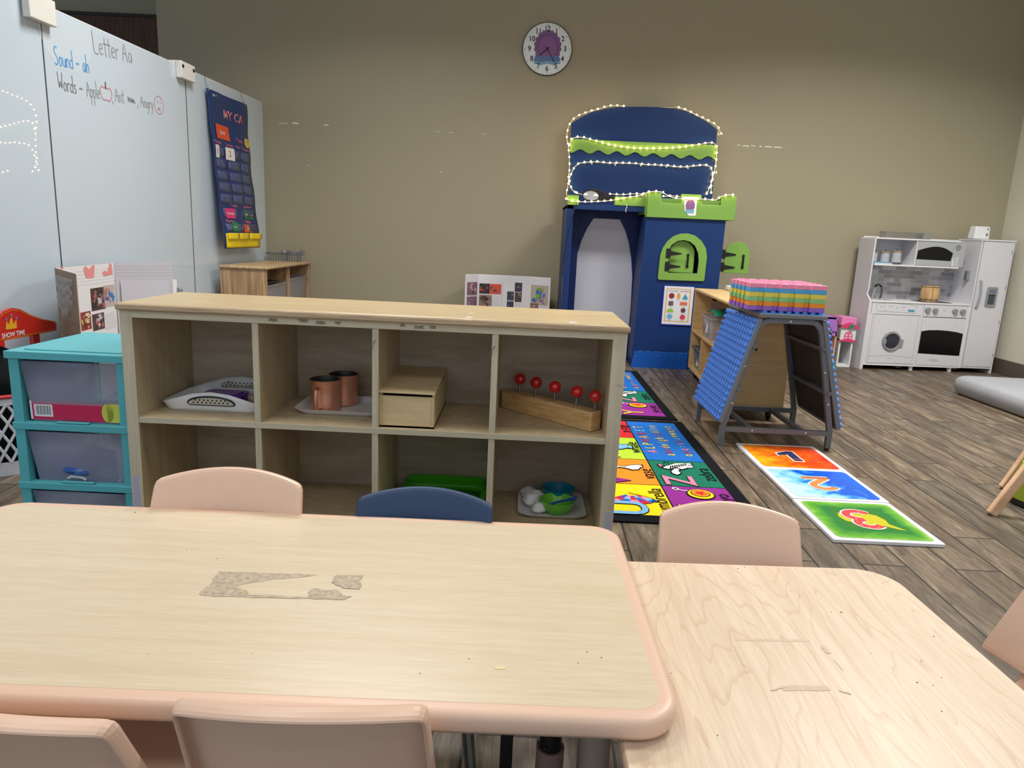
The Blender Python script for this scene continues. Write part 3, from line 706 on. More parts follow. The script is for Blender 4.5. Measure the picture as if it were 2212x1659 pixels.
# purple lunch box on that tray
PX0 = XY(-.912, 2.150, .4345).rot(-.06)
pb = thing('snack_box', 'small box with a purple snap lid holding beads, on the first white tray', 'box', tuple(PX0.o))
MB(M('clear_box', (150, 120, 160), .15, alpha=.45)).prism(PX0, rr(.120, .075, .014), 0, .030).build('box_body', pb, bevel=.002)
pl = MB(M('purple_lid', (92, 40, 158), .25, coat=.3)); pl.prism(PX0, rr(.128, .083, .016), .030, .040).prism(PX0, rr(.104, .062, .012), .040, .043)
pl.build('lid', pb, bevel=.0015)
for (a, b, ww, dd) in ((0, -.043, .03, .003), (0, .043, .03, .003), (-.066, 0, .003, .026), (.066, 0, .003, .026)):
    MB(M('purple_lid', ())).fbox(PX0, a-ww/2, b-dd/2, a+ww/2, b+dd/2, .016, .038).build('snap_tab', pb, bevel=.001)
rnd = random.Random(3); mm = [M('bead_blue', (40, 80, 190), .3), M('bead_orange', (210, 110, 60), .3), M('bead_red', (180, 60, 50), .3)]
bd_ = MB(mm[0])
for k in range(70):
    bd_.use(mm[k % 3]).ball(PX0.p((rnd.random()-.5)*.104, (rnd.random()-.5)*.06, .005+rnd.random()*.018), .0042, 6)
o = bd_.build('beads', pb); o['kind'] = 'stuff'
bx = thing('wooden_block', 'small brown wooden block on the tray beside the purple box', 'block', (-.792, 2.20, .434))
MB(M('brown_block', (150, 112, 78), .6)).box((-.805, 2.17, .434), (-.779, 2.225, .455)).build('block', bx, bevel=.002)

tB, FB = tray_flat('melamine_tray', 'plain white tray under the copper mugs', -.545, 2.195, .262, .20, .4295, .018, white)
MB(M('slot_shadow', (120, 104, 84), .7)).flat(FB, rr(.05, .010, .005, 3, cx=.085, cy=.109), .0185).build('hand_slot', tB, recalc=False)
MB(white).prism(FB, rr(.11, .03, .012, 5, cx=.085, cy=.110), .014, .0178).build('grip', tB, bevel=.001)
cop = M('copper', (248, 186, 158), .42, metal=1, var=.12, vscale=25); tin = M('tin_lining', (130, 134, 134), .3, .95)
def mug(label, x, y, z, ang):
    t = thing('copper_mug', label, 'mug', (0, 0, 0), 'copper mugs on the tray')
    MB(cop).lathe([(0, 0), (.042, 0), (.045, .002), (.0455, .05), (.047, .098), (.0480, .100)], n=36).build('cup', t)
    MB(tin).lathe([(.0478, .100), (.0455, .098), (.044, .05), (.0435, .006), (0, .004)], n=36).build('lining', t)
    MB(cop).tube([(0, -.0455, .078), (0, -.058, .082), (0, -.072, .076), (0, -.075, .055), (0, -.074, .030), (0, -.066, .017), (0, -.045, .015)], .0052, 8).build('handle', t)
    t.location = (x, y, z); t.rotation_euler = (0, 0, ang); return t
mug('copper mug in front, its handle towards the room', -.598, 2.158, .4325, -.12)
mug('copper mug standing behind the other on the tray', -.563, 2.250, .4325, 3.4)

# keepsake box with a lid ajar
kb = thing('wooden_box', 'pale wooden box with finger joints and a loose lid', 'box', (-.315, 2.16, .43)); kx0, kx1, ky0, ky1 = -.3965, -.236, 2.002, 2.335
bw = wood('birch_box', (226, 204, 160), (214, 188, 142), (2, 14, 14), 2.2, .5); jn = M('joint_line', (150, 124, 92), .7)
mb = MB(bw).box((kx0, ky0, .4295), (kx1, ky0+.008, .524)).box((kx0, ky1-.008, .4295), (kx1, ky1, .535)).box((kx0, ky0+.008, .4295), (kx0+.007, ky1-.008, .530)).box((kx1-.007, ky0+.008, .4295), (kx1, ky1-.008, .530)).box((kx0, ky0, .4295), (kx1, ky1, .435))
mb.use(jn); KF = XZ(0, ky0, 0)
for k in range(12):
    for xx in (kx0+.004, kx1-.011): mb.rect(KF, xx, .434+k*.0073, xx+.007, .4352+k*.0073, c=.0005)
mb.build('box_body', kb)
MB(bw).hexa([(kx0-.003, ky0-.004, .5335), (kx1+.002, ky0-.004, .5325), (kx1+.002, ky1-.002, .546), (kx0-.003, ky1-.002, .546)], [(kx0-.003, ky0-.004, .5385), (kx1+.002, ky0-.004, .5375), (kx1+.002, ky1-.002, .551), (kx0-.003, ky1-.002, .551)]).build('lid', kb)
MB(M('box_shade', (30, 26, 24), .8)).box((kx0+.007, ky0+.009, .436), (kx1-.007, ky1-.01, .52)).build('shade_fill', kb)  # solid dark block that paints in the shade inside the box

# peg beam with red balls
bA, bB = Vector((-.030, 2.322, .4295)), Vector((.247, 2.066, .4295)); d = (bB-bA).normalized(); s_ = d.cross(Vector((0, 0, 1)))
peg = thing('peg_board', 'pine beam with five red balls on metal pegs', 'toy', tuple((bA+bB)/2))
pine = wood('pine_beam', (226, 188, 130), (202, 156, 98), (6, 6, 40), 2.2, .4)
MB(pine).beam(bA+Vector((0, 0, .030)), bB+Vector((0, 0, .030)), .050, .060).build('beam', peg, bevel=.003)
sm = M('steel_peg', (150, 150, 152), .25, 1); rb = M('red_gloss', (200, 22, 28), .18, coat=.6)
for (x, y) in ((1115, 822), (1150, 830), (1189, 840), (1228, 853), (1270, 862)):
    q = ZP((x, y), .532)
    tt = (q-bA).dot(d); q2 = bA+d*tt+Vector((0, 0, .1025))
    o = MB(sm).tube([q2-Vector((0, 0, .046)), q2], .0045, 10).build('peg', peg)
    MB(rb).ball(q2+Vector((0, 0, .004)), .0192, 24).build('ball', peg)

# --- contents, bottom row
gt = thing('green_tray', 'bright green plastic tray lying in the third lower compartment', 'tray', (-.23, 2.23, .12))
FG = XY(-.225, 2.19, .1205); gm_ = M('green_plastic', (76, 186, 30), .35)
mb = MB(gm_)
for (ins0, z0_, ins1, z1_) in ((0, 0, .01, .032), (.01, .032, .016, .034), (.010, .034, .012, .028), (.006, .03, -.004, .004)):
    A = [mb._v(FG.p(a, b, z0_)) for a, b in rr(.25+2*ins0, .26+2*ins0, .03)]; B = [mb._v(FG.p(a, b, z1_)) for a, b in rr(.25+2*ins1, .26+2*ins1, .03)]
    for j in range(len(A)): mb._f([A[j], A[(j+1) % len(A)], B[(j+1) % len(A)], B[j]])
mb.flat(FG, rr(.245, .255, .03), .004)
mb.build('tray_body', gt, sharp=40, recalc=False, solid=.002)
RR_ = Fr(FG.p(0, .139, .028), (1, 0, 0), (0, -.15, 1))
MB(gm_).prism(RR_, rr(.262, .05, .014), 0, .006).use(black).rib(RR_, [(.052, -.012), (.052, -.002), (.060, -.002), (.060, -.012)], .0018, c=.0066).rib(RR_, [(.066, -.012), (.072, -.012), (.072, -.004), (.066, -.004)], .0018, c=.0066).rib(RR_, [(.080, -.003), (.086, -.007), (.080, -.012)], .0018, c=.0066).rib(RR_, [(.094, -.003), (.094, -.012)], .0018, c=.0066).build('upright_rim', gt, label='green rim with black marks', recalc=False)
tC, FC = tray_flat('small_tray', 'small white tray in the last lower compartment with bowls and cotton', .135, 2.215, .205, .215, .1205, .014, white)
def bowl(label, x, y, z, r, h, mat):
    t = thing('plastic_bowl', label, 'bowl', (0, 0, 0), 'bowls on the small tray')
    MB(mat).lathe([(0, .004), (r*.45, .004), (r*.8, h*.45), (r*.97, h*.95), (r, h), (r*1.03, h), (r*.86, h*.42), (r*.5, 0), (0, 0)], n=36).build('bowl', t)
    t.location = (x, y, z)
bowl('teal blue plastic bowl at the back of the small tray', .160, 2.262, .124, .054, .048, M('teal_bowl', (0, 140, 172), .3))
bowl('lime green plastic bowl holding a blue spoon', .152, 2.160, .124, .056, .045, M('lime_bowl', (110, 196, 60), .3))
sp = thing('plastic_spoon', 'dark blue spoon resting in the green bowl', 'spoon', (.17, 2.16, .16))
MB(M('blue_spoon', (20, 60, 170), .3)).tube([(.125, 2.152, .150), (.150, 2.155, .160), (.180, 2.150, .170), (.212, 2.150, .180)], .004, 8, rr=[.004, .0035, .004, .006]).build('handle', sp)
MB(M('blue_spoon', ())).ball((.118, 2.150, .148), .013, 12, (1.2, .8, .35)).build('spoon_bowl', sp)
ct = M('cotton_white', (238, 238, 238), .9, bump=.8, bscale=60)
for k, (x, y, r_) in enumerate(((.062, 2.275, .023), (.070, 2.20, .026), (.085, 2.235, .024), (.092, 2.145, .021))):
    q = thing('cotton_ball', 'white cotton ball on the small tray, beside the bowls', 'cotton ball', (x, y, .125), 'cotton balls on the small tray')
    rn = random.Random(k)
    m2 = MB(ct); ph = rn.random()*6
    def cb(u, v):
        t, f = 2*pi*u, pi*v; rad = r_*(1+.12*sin(3*t+ph)*sin(f)+.08*sin(5*f+ph))
        return (x+rad*sin(f)*cos(t)*1.15, y+rad*sin(f)*sin(t), .1235+r_*.92-rad*cos(f)*.9)
    m2.grid(cb, 18, 12); m2.build('cotton', q, weld=True)

# ------------------------------------------------------------------ teal drawer tower
teal = M('teal_plastic', (86, 178, 188), .4); fr_ = M('frosted_drawer', (156, 162, 186), .35, alpha=.46, spec=.6)
tw = thing('drawer_tower', 'teal plastic three drawer tower with frosted drawers', 'drawers', (-1.32, 2.2, 0))
x0, x1, y0, y1, zt_ = -1.502, -1.141, 2.012, 2.42, .602
mb = MB(teal).box((x0, y0, zt_-.022), (x1, y1, zt_)); TF = XY((x0+x1)/2, (y0+y1)/2, zt_)
mb.prism(TF, rr(.30, .34, .02), 0, .003)
mb.build('top', tw, bevel=.005)
mb = MB(teal)
for xx in (x0+.006, x1-.036): mb.box((xx, y0+.008, 0), (xx+.030, y0+.036, zt_-.022)).box((xx, y1-.03, 0), (xx+.030, y1, zt_-.022))
for xx in (x0+.006, x1-.010): mb.box((xx, y0+.036, 0), (xx+.004, y1-.03, zt_-.022))
hz = (.378, .190, .012)
for z in hz: mb.box((x0+.002, y0+.004, z-.014), (x1-.002, y0+.034, z+.008)).box((x0+.004, y0+.034, z-.010), (x1-.004, y1-.03, z-.004))
mb.build('frame', tw, bevel=.004)
for k, z in enumerate(hz):
    zt2 = (zt_-.022, hz[0]-.014, hz[1]-.014)[k]; zb = z+.008
    dw = MB(fr_); a0_, a1_ = x0+.040, x1-.038
    lo = [(a0_+.012, y0+.030, zb), (a1_-.003, y0+.030, zb), (a1_-.003, y1-.04, zb), (a0_+.012, y1-.04, zb)]
    hi = [(a0_, y0+.012, zt2-.006), (a1_, y0+.012, zt2-.006), (a1_, y1-.04, zt2-.006), (a0_, y1-.04, zt2-.006)]
    A = [dw._v(p_) for p_ in lo]; B = [dw._v(p_) for p_ in hi]; dw._f(A[::-1])
    for j in range(4): dw._f([A[j], A[(j+1) % 4], B[(j+1) % 4], B[j]])
    dr_ = dw.build('drawer', tw, solid=.002)
    MB(teal).box(((a0_+a1_)/2-.05, y0+.006, zb+.001), ((a0_+a1_)/2+.05, y0+.02, zb+.006)).build('pull', dr_, bevel=.002)
# things inside the drawers
pkx = thing('craft_package', 'magenta package with a barcode label in the top frosted drawer', 'package', (-1.32, 2.05, .39))
PF = Fr((-1.455, 2.038, .392), (1, 0, 0), (0, -.04, 1))
mb = MB(M('magenta_card', (206, 38, 88), .35)).fbox(PF, 0, 0, .275, .058, -.012, 0).use(wt).fbox(PF, 0, 0, .006, .058, -.012, .0006).rect(PF, .012, .010, .068, .048, .0007)
mb.use(black)
for k in range(14): mb.rect(PF, .018+k*.0032, .016, .018+k*.0032+(.0008, .0018, .0012)[k % 3], .044, .0011)
mb.use(M('lime_card', (206, 214, 90), .4)).rect(PF, .232, 0, .275, .058, .0007).ell(PF, .234, .029, .018, .029, .0007, 20)
mb.build('package', pkx, recalc=False)
cr = M('crumpled_film', (180, 196, 214), .25, alpha=.8); bbg = M('blue_bag', (40, 84, 160), .4)
for nm, lab, c_, sx_, mat_, sd in (('plastic_bag', 'blue plastic bag folded in the middle frosted drawer', (-1.345, 2.12, .235), (.115, .10, .04), bbg, 1),
                                  ('clear_bag', 'bag of clear film in the middle frosted drawer', (-1.24, 2.07, .222), (.060, .03, .018), cr, 2),
                                  ('plastic_bag', 'dark blue bag in the bottom frosted drawer', (-1.30, 2.16, .075), (.11, .10, .05), M('dark_blue_bag', (44, 56, 120), .5), 3)):
    q = thing(nm, lab, 'bag', c_); m2 = MB(mat_)
    def lump(u, v):
        t, f = 2*pi*u, pi*v; k_ = 1+.15*sin(4*t+sd)+.1*sin(7*f+sd*2+3*t)
        return (c_[0]+sx_[0]*k_*sin(f)*cos(t), c_[1]+sx_[1]*k_*sin(f)*sin(t)*.8, c_[2]-sx_[2]*k_*cos(f))
    m2.grid(lump, 26, 16); m2.build('bag', q, weld=True)
q = thing('paper_roll', 'crinkled white paper strip standing at the right of the middle drawer', 'paper', (-1.19, 2.05, .20)); m2 = MB(white)
m2.grid(lambda u, v: (-1.205+.02*u+.004*sin(v*18), 2.040+.012*sin(u*pi), .203+.14*v), 6, 20); m2.build('paper', q, solid=.002)
q = thing('white_clip', 'short white plastic piece at the bottom of the middle drawer', 'clip', (-1.33, 2.045, .2))
MB(white).tube([(-1.365, 2.045, .206), (-1.35, 2.042, .214), (-1.32, 2.042, .212), (-1.305, 2.042, .205)], .005, 8).build('clip', q)
# ------------------------------------------------------------------ laundry basket with dark cloth
bk = thing('lattice_basket', 'white lattice laundry basket with a red rim, left of the teal drawers', 'basket', (-2.06, 2.72, 0))
bc = Vector((-2.06, 2.715, 0)); bwht = M('white_basket', (214, 214, 222), .45)
RB = lambda z: .185+.03*z/.32
mb = MB(bwht); N_ = 30
def bpnt(t, z, o=0): return (bc.x+(RB(z)+o)*cos(t), bc.y+(RB(z)+o)*sin(t), z)
for k in range(N_):
    for sg in (1, -1):
        t0 = 2*pi*k/N_; pts = [bpnt(t0+sg*2*pi/N_*3*j/12, .055+.235*j/12, .002*sg) for j in range(13)]
        mb.tube(pts, .0055, 5)
mb.lathe([(RB(0)-.004, 0), (RB(0), 0), (RB(.055)+.002, .055), (RB(.055)-.004, .055), (RB(0)-.004, .004), (0, .004)], bc, 40)
mb.lathe([(RB(.29)-.004, .285), (RB(.29)+.003, .285), (RB(.31)+.004, .312), (RB(.31)-.004, .312), (RB(.29)-.004, .285)], bc, 40)
mb.build('body', bk, sharp=50)
MB(M('red_rim', (190, 44, 50), .4)).tube([bpnt(2*pi*i/40, .318, .004) for i in range(40)], .008, 8, close=True).build('rim', bk)
blk = M('black_cloth', (14, 20, 20), .95, spec=.1, bump=.6, bscale=40)
q = thing('black_clothing', 'heap of black cloth filling the lattice basket', 'cloth', (-2.06, 2.72, .2))
m2 = MB(blk)
def heap(u, v):
    t, f = 2*pi*u, v; r_ = .165*(1.0 if f < .7 else sin((1-f)/.3*pi/2)); z = .02+.33*min(1, f/.7) + (0.075*(f-.7)/.3*1.6 if f > .7 else 0)
    k_ = 1+.05*sin(5*t+f*9)+.03*sin(11*t)
    return (bc.x+r_*k_*cos(t), bc.y+r_*k_*sin(t), z+.014*sin(4*t+8*f)+.012*sin(7*t)*(f > .5))
m2.grid(heap, 40, 24); m2.build('cloth', q, weld=True)

# ------------------------------------------------------------------ red puppet theatre against the board
q = thing('puppet_theatre', 'red wooden puppet theatre with a gold crown and SHOW TIME lettering', 'toy theatre', (-2.27, 3.05, 0))
TFm = Fr((-2.27, 2.60, 0), (.03, 1, 0), (0, 0, 1)); redw = M('red_paint', (196, 40, 30), .35, coat=.3); gold = M('gold_paint', (222, 164, 40), .5)
def TP(p_): return TFm.px(p_)
out_ = [TP(p_) for p_ in ((122, 714), (122, 698), (118, 694), (92, 689), (66, 680), (44, 668), (26, 665))]
c_l = TP((26, 665)); wid = out_[0][0]-c_l[0]
L_ = out_ + [(2*c_l[0]-a, b) for a, b in out_[::-1][1:]]
zb_ = TP((122, 716))[1]; mid = [(c_l[0], zb_-.005)]
L_ = [(a, b) for a, b in L_]
MBh = MB(redw).prism(TFm, L_, -.018, 0).use(gold)
inn = [(c_l[0]+(a-c_l[0])*.965, zb_+.006+(b-zb_)*.90) for a, b in L_]
MBh.rib(TFm, inn, .0022, .0008, close=True)
cr_ = [TP(p_) for p_ in ((12, 712), (13, 692), (18, 701), (24, 684), (29, 700), (35, 689), (36, 709))]
MBh.flat(TFm, cr_, .001).use(M('lilac_dots', (120, 110, 170), .5))
for p_ in ((13, 690), (24, 681), (35, 687)): a, b = TP(p_); MBh.ell(TFm, a, b, .007, c=.0016, n=10)
MBh.use(wt); a0c, b0c = TP((2, 728)); a1c, b1c = TP((51, 718))
MBh.text(TFm, 'SHOW TIME', .030, (a0c+a1c)/2+.006, (b0c+b1c)/2+.001, .0012, .86, off=.014)
MBh.build('header', q, recalc=False)
for a in (TP((88, 735))[0], 2*c_l[0]-TP((88, 735))[0]):
    MB(redw).fbox(TFm, a-.022, 0, a+.022, zb_+.01, -.040, -.018).build('post', q, bevel=.003)
a = TP((8, 755))[0]; MB(redw).fbox(TFm, a-.022, 0, a+.012, zb_+.01, -.018, 0).build('post', q, bevel=.003)
MB(redw).fbox(TFm, 2*c_l[0]-TP((88, 735))[0], .12, TP((88, 735))[0], .22, -.034, -.022).build('stage_rail', q, bevel=.002)

# ------------------------------------------------------------------ display boards with photographs
cdb = M('cardboard_brown', (150, 128, 104), .8, var=.12, vscale=6); wcb = M('white_card', (222, 222, 228), .6); film = M('clear_film', (200, 204, 206), .12, alpha=.35, spec=.8)
PHC = [(96, 62, 52), (60, 50, 50), (150, 90, 70), (200, 160, 60), (40, 90, 170), (190, 150, 130), (120, 110, 110), (150, 50, 60), (210, 205, 200)]
def photo(mb, F, a0, b0, a1, b1, seed, cols=None, n=16, c=.0012):
    """a small printed picture: many irregular colour patches on a ground"""
    rnd = random.Random(seed); cols = cols or PHC
    g = cols[0]; mb.use(M('print_%d_%d_%d' % g, g, .4)).rect(F, a0, b0, a1, b1, c)
    for k in range(n):
        g = rnd.choice(cols); mb.use(M('print_%d_%d_%d' % g, g, .4))
        w_, h_ = (a1-a0)*(.12+.3*rnd.random()), (b1-b0)*(.1+.3*rnd.random()); x = a0+w_/2+(a1-a0-w_)*rnd.random(); y = b0+h_/2+(b1-b0-h_)*rnd.random()
        t0 = rnd.random()*6; m_ = rnd.choice((5, 6, 7)); mb.flat(F, [(x+w_/2*cos(t0+2*pi*i/m_)*(.7+.3*rnd.random()), y+h_/2*sin(t0+2*pi*i/m_)*(.7+.3*rnd.random())) for i in range(m_)], c+.0004+.00006*k)
def writing(mb, F, a0, b0, a1, b1, rows, seed, c=.0012):
    """fine illegible handwriting rows"""
    rnd = random.Random(seed)
    for r_ in range(rows):
        y = b1-(r_+.5)*(b1-b0)/rows; x = a0; h = (b1-b0)/rows*.28
        while x < a1-.01:
            l = .006+.016*rnd.random(); pts = [(x+l*i/4, y+h*(rnd.random()-.5)*1.6) for i in range(5)]; mb.rib(F, pts, .0012, c); x += l+.005
ht = .74
A_, B_, C_, D_ = Vector((-2.285, 3.47, 0)), Vector((-2.000, 3.175, 0)), Vector((-2.34, 4.065, 0)), Vector((-2.135, 4.29, 0))
def panel(p0, p1, z0, z1): return Fr((p0.x, p0.y, z0), (p1-p0), (0, 0, 1)), (p1-p0).length
tf = thing('display_board', 'trifold cardboard board with pink hearts and photos, behind the teal drawers', 'display board', (-2.2, 3.7, 0))
F1, L1 = panel(A_, C_, 0, ht); mb = MB(cdb).fbox(F1, 0, 0, L1, ht, -.004, 0).use(wcb).rect(F1, 0, 0, L1, ht, .0008)
def f1(p_): return F1.px(p_)
mb.use(M('faint_rule', (196, 196, 202), .6))
for k in range(5): mb.rib(F1, [(0, ht-.03-k*.018), (L1, ht-.03-k*.018)], .0015, .0012)
def PQ(F, x0, y0, x1, y1):
    a = F.px((x0, y0)); b = F.px((x1, y1)); return a[0], min(a[1], b[1]), b[0], max(a[1], b[1])
photo(mb, F1, *PQ(F1, 198, 673, 225, 619), 11, [(70, 50, 46), (40, 34, 36), (200, 190, 190), (170, 90, 80), (120, 110, 120)], 22)
photo(mb, F1, *PQ(F1, 226, 665, 246, 614), 12, [(196, 180, 176), (40, 96, 180), (60, 120, 200), (190, 120, 100), (205, 190, 186)], 16)
photo(mb, F1, *PQ(F1, 175, 716, 195, 671), 13, [(150, 60, 56), (214, 170, 60), (120, 50, 50), (210, 190, 120), (230, 220, 200)], 26)
photo(mb, F1, *PQ(F1, 201, 716, 224, 674), 14, [(84, 60, 56), (50, 40, 42), (190, 100, 84), (200, 196, 198)], 20)
mb.use(M('pencil_grey', (130, 126, 140), .7)); writing(mb, F1, *PQ(F1, 228, 714, 248, 672), 12, 5)
mb.build('centre_panel', tf, recalc=False)
hp = M('pink_paper', (232, 150, 148), .7); mb = MB(hp)
mb.flat(F1, [f1(p_) for p_ in ((186, 601), (202, 600), (204, 574), (199, 572), (192, 582), (184, 574), (180, 578), (181, 588))], .002)
mb.flat(F1, [f1(p_) for p_ in ((223, 597), (243, 593), (240, 570), (236, 568), (231, 588), (225, 584), (221, 588))], .002)
mb.flat(F1, [f1(p_) for p_ in ((127, 581), (137, 580), (135, 577), (130, 577))], .002); mb.build('paper_hearts', tf, recalc=False)
F2 = Fr(A_, (B_-A_), (0, 0, 1)); L2 = (B_-A_).length
mb = MB(wcb).fbox(F2, 0, 0, L2, ht, -.004, -.0005).use(cdb).fbox(F2, 0, 0, L2, ht, -.0005, .002); mb.use(M('fold_line', (120, 102, 84), .8)).rib(F2, [(0, .50), (L2, .50)], .002, .003)
mb.build('side_flap', tf)
rnd = random.Random(8)
m2 = MB(film); m2.grid(lambda u, v: F2.p(.02+u*(L2-.08), ht-.03-v*(.15+.05*sin(u*4)), .008+.006*sin(u*17+v*9)+.004*sin(v*23)), 20, 14); m2.build('plastic_sleeve', tf)
F3, L3 = panel(C_, D_, 0, ht); F3 = Fr(C_, (D_-C_), (0, 0, 1))
mb = MB(M('grey_white_card', (196, 196, 206), .6)).fbox(F3, .006, 0, L3+.02, ht, -.004, 0)
mb.use(M('faint_rule', ())); [mb.rib(F3, [(.01, ht-.02-k*.018), (L3+.01, ht-.02-k*.018)], .0015, .0010) for k in range(4)]
mb.build('side_flap', tf)
MB(M('sleeve_paper', (204, 204, 216), .35)).grid(lambda u, v: F3.p(.03+u*(L3-.03)*(1 if v < .8 else .98), ht-.10-.5*v, .006+.003*sin(u*9+v*4)), 12, 12).build('paper_sleeve', tf)
MB(wcb).fbox(F3, L3+.021, .2, L3+.045, ht-.10, -.002, 0).build('punched_strip', tf)
MB(M('grey_clip', (130, 136, 136), .4)).fbox(F3, L3+.045, ht-.2, L3+.058, ht-.15, -.006, .006).fbox(F3, L3+.058, ht-.185, L3+.078, ht-.16, -.004, .004).build('binder_clip', tf)

t2_ = thing('display_board', 'white trifold board with photos against the far wall, left of the blue playhouse', 'display board', (-.1, 6.25, 0))
G = XZ(0, 6.30, 0); zt_ = .645
P0, P1, P2, P3 = Vector((-.482, 6.20, 0)), Vector((-.375, 6.30, 0)), Vector((.085, 6.30, 0)), Vector((.262, 6.22, 0))
for k, (a_, b_) in enumerate(((P0, P1), (P1, P2), (P2, P3))):
    F_ = Fr(a_, b_-a_, (0, 0, 1)); l_ = (b_-a_).length; h_ = zt_
    mb = MB(M('white_card', ())).fbox(F_, 0, 0, l_, h_, -.004, 0).use(M('faint_rule', ())); [mb.rib(F_, [(0, h_-.015-j*.014), (l_, h_-.015-j*.014)], .001, .0008) for j in range(5)]
    if k == 0:
        photo(mb, F_, .02, .46, l_-.012, .575, 21, [(140, 104, 120), (80, 60, 72), (190, 160, 170)], 12); photo(mb, F_, .02, .33, l_-.012, .45, 22, [(140, 110, 124), (90, 70, 80), (170, 140, 150)], 10)
    if k == 1:
        photo(mb, F_, .01, .475, .10, .565, 23, [(60, 50, 50), (20, 20, 24), (60, 110, 120), (200, 80, 70)], 18); photo(mb, F_, .095, .475, .205, .565, 24, [(222, 92, 74), (222, 92, 74), (90, 80, 86), (190, 90, 120)], 6)
        photo(mb, F_, .01, .33, .125, .465, 25, [(150, 124, 118), (60, 56, 56), (30, 34, 44), (120, 100, 80)], 18)
        photo(mb, F_, .325, .505, .39, .585, 26, [(60, 56, 60), (40, 80, 150), (140, 110, 100)], 16); photo(mb, F_, .26, .425, .32, .505, 27, [(70, 66, 70), (40, 90, 160), (150, 120, 110)], 16)
        photo(mb, F_, .328, .415, .39, .50, 28, [(80, 76, 78), (150, 130, 110), (50, 50, 56)], 16); photo(mb, F_, .26, .33, .32, .418, 29, [(60, 60, 66), (40, 90, 170), (140, 110, 100)], 16)
        mb.use(M('pencil_grey', ())); writing(mb, F_, .13, .34, .20, .46, 9, 7); writing(mb, F_, .335, .34, .39, .405, 5, 8)
        mb.use(M('faint_rule', ())).rib(F_, [(.215, .3), (.215, .58)], .004, .001)
    if k == 2:
        photo(mb, F_, .01, .40, l_-.015, .575, 30, [(190, 180, 160), (120, 170, 60), (50, 110, 190), (70, 130, 200), (190, 130, 110), (130, 180, 70)], 24)
        photo(mb, F_, .01, .32, .09, .41, 31, [(150, 110, 100), (60, 130, 190), (180, 170, 180)], 10)
        mb.use(M('pencil_grey', ())); writing(mb, F_, .10, .33, l_-.02, .40, 8, 9)
    mb.build('side_flap' if k != 1 else 'centre_panel', t2_, recalc=False)

# ------------------------------------------------------------------ small storage shelf in the far left corner
sw = wood('striped_oak', (202, 170, 130), (158, 124, 92), (14, 14, .8), 2.6, .5); sw2 = wood('oak_top', (206, 178, 138), (184, 154, 116), (12, 1.2, 1), 2.5, .45)
ws = thing('storage_shelf', 'oak storage shelf with clear bins in the far left corner under the pocket chart', 'shelf', (-2.1, 5.85, 0))
sx0, sx1, sy0, sy1, sz = -2.255, -1.905, 5.31, 6.39, .681
mb = MB(sw)
mb.box((sx0, sy0, .0), (sx1, sy0+.02, sz-.022)).build('side_panel', ws, bevel=.002)
MB(sw).box((sx0, sy1-.02, .0), (sx1, sy1, sz-.022)).build('side_panel', ws, bevel=.002)
mid_ = (sy0+sy1)/2
MB(sw).box((sx0+.01, mid_-.009, .04), (sx1-.004, mid_+.009, sz-.022)).build('divider', ws)
for z in (.04, .33): MB(sw).box((sx0+.01, sy0+.02, z), (sx1-.004, sy1-.02, z+.018)).build('shelf_board', ws)
MB(sw).box((sx0, sy0+.02, .02), (sx0+.008, sy1-.02, sz-.022)).build('back_panel', ws)
MB(sw2).box((sx0-.006, sy0-.012, sz-.022), (sx1+.012, sy1+.01, sz)).build('top_panel', ws, bevel=.008, seg=3)
binm = M('clear_bin', (190, 190, 196), .2, alpha=.42, spec=.6)
def bin_(label, x0, x1, y0, y1, z, h, fl, mat=binm, grp='clear bins', lab=None, labF=None):
    t = thing('clear_bin', label, 'bin', ((x0+x1)/2, (y0+y1)/2, z), grp); cx_, cy_ = (x0+x1)/2, (y0+y1)/2; w_, d_ = x1-x0, y1-y0
    m2 = MB(mat); A = [m2._v((cx_+a, cy_+b, z+.001)) for a, b in rr(w_-fl*2, d_-fl*2, .02, 3)]; B = [m2._v((cx_+a, cy_+b, z+h)) for a, b in rr(w_, d_, .02, 3)]
    C = [m2._v((cx_+a, cy_+b, z+h)) for a, b in rr(w_+.012, d_+.012, .02, 3)]; D = [m2._v((cx_+a, cy_+b, z+h-.01)) for a, b in rr(w_+.012, d_+.012, .02, 3)]
    m2._f(A[::-1])
    for P_, Q_ in ((A, B), (B, C), (C, D)):
        for j in range(len(A)): m2._f([P_[j], P_[(j+1) % len(A)], Q_[(j+1) % len(A)], Q_[j]])
    m2.build('bin_body', t, solid=.002, recalc=False); return t
b1_ = bin_('clear bin holding dark wooden pieces, in the nearer upper cubby of the corner shelf', sx0+.06, sx1-.01, sy0+.04, mid_-.03, .349, .19, .012)
b2_ = bin_('clear bin in the farther upper cubby of the corner shelf', sx0+.06, sx1-.01, mid_+.03, sy1-.04, .349, .21, .012)
rnd = random.Random(4)
bw_ = M('brown_toy', (120, 74, 50), .6); bd2 = M('dark_toy', (40, 32, 30), .6)
for k in range(7):
    q = thing('toy_piece', 'dark brown wooden toy piece heaped in the nearer clear bin of the corner shelf', 'toy', (-2.05, 5.5+.05*k, .40), 'toy pieces in the nearer clear bin')
    y = sy0+.10+rnd.random()*.32; x = sx1-.06-rnd.random()*.1; z = .38+.022*k; t = rnd.random()*3
    MB((bw_, bd2)[k % 2]).beam((x-.05*cos(t), y-.06*sin(t), z), (x+.05*cos(t), y+.06*sin(t), z+.02), .03, .02).build('piece', q, bevel=.004)
q = thing('black_box_lid', 'flat black lid lying over the nearer clear bin', 'lid', (-2.03, 5.5, .56)); MB(black).box((-2.12, 5.36, .548), (-1.93, 5.66, .562)).build('lid', q, bevel=.003)
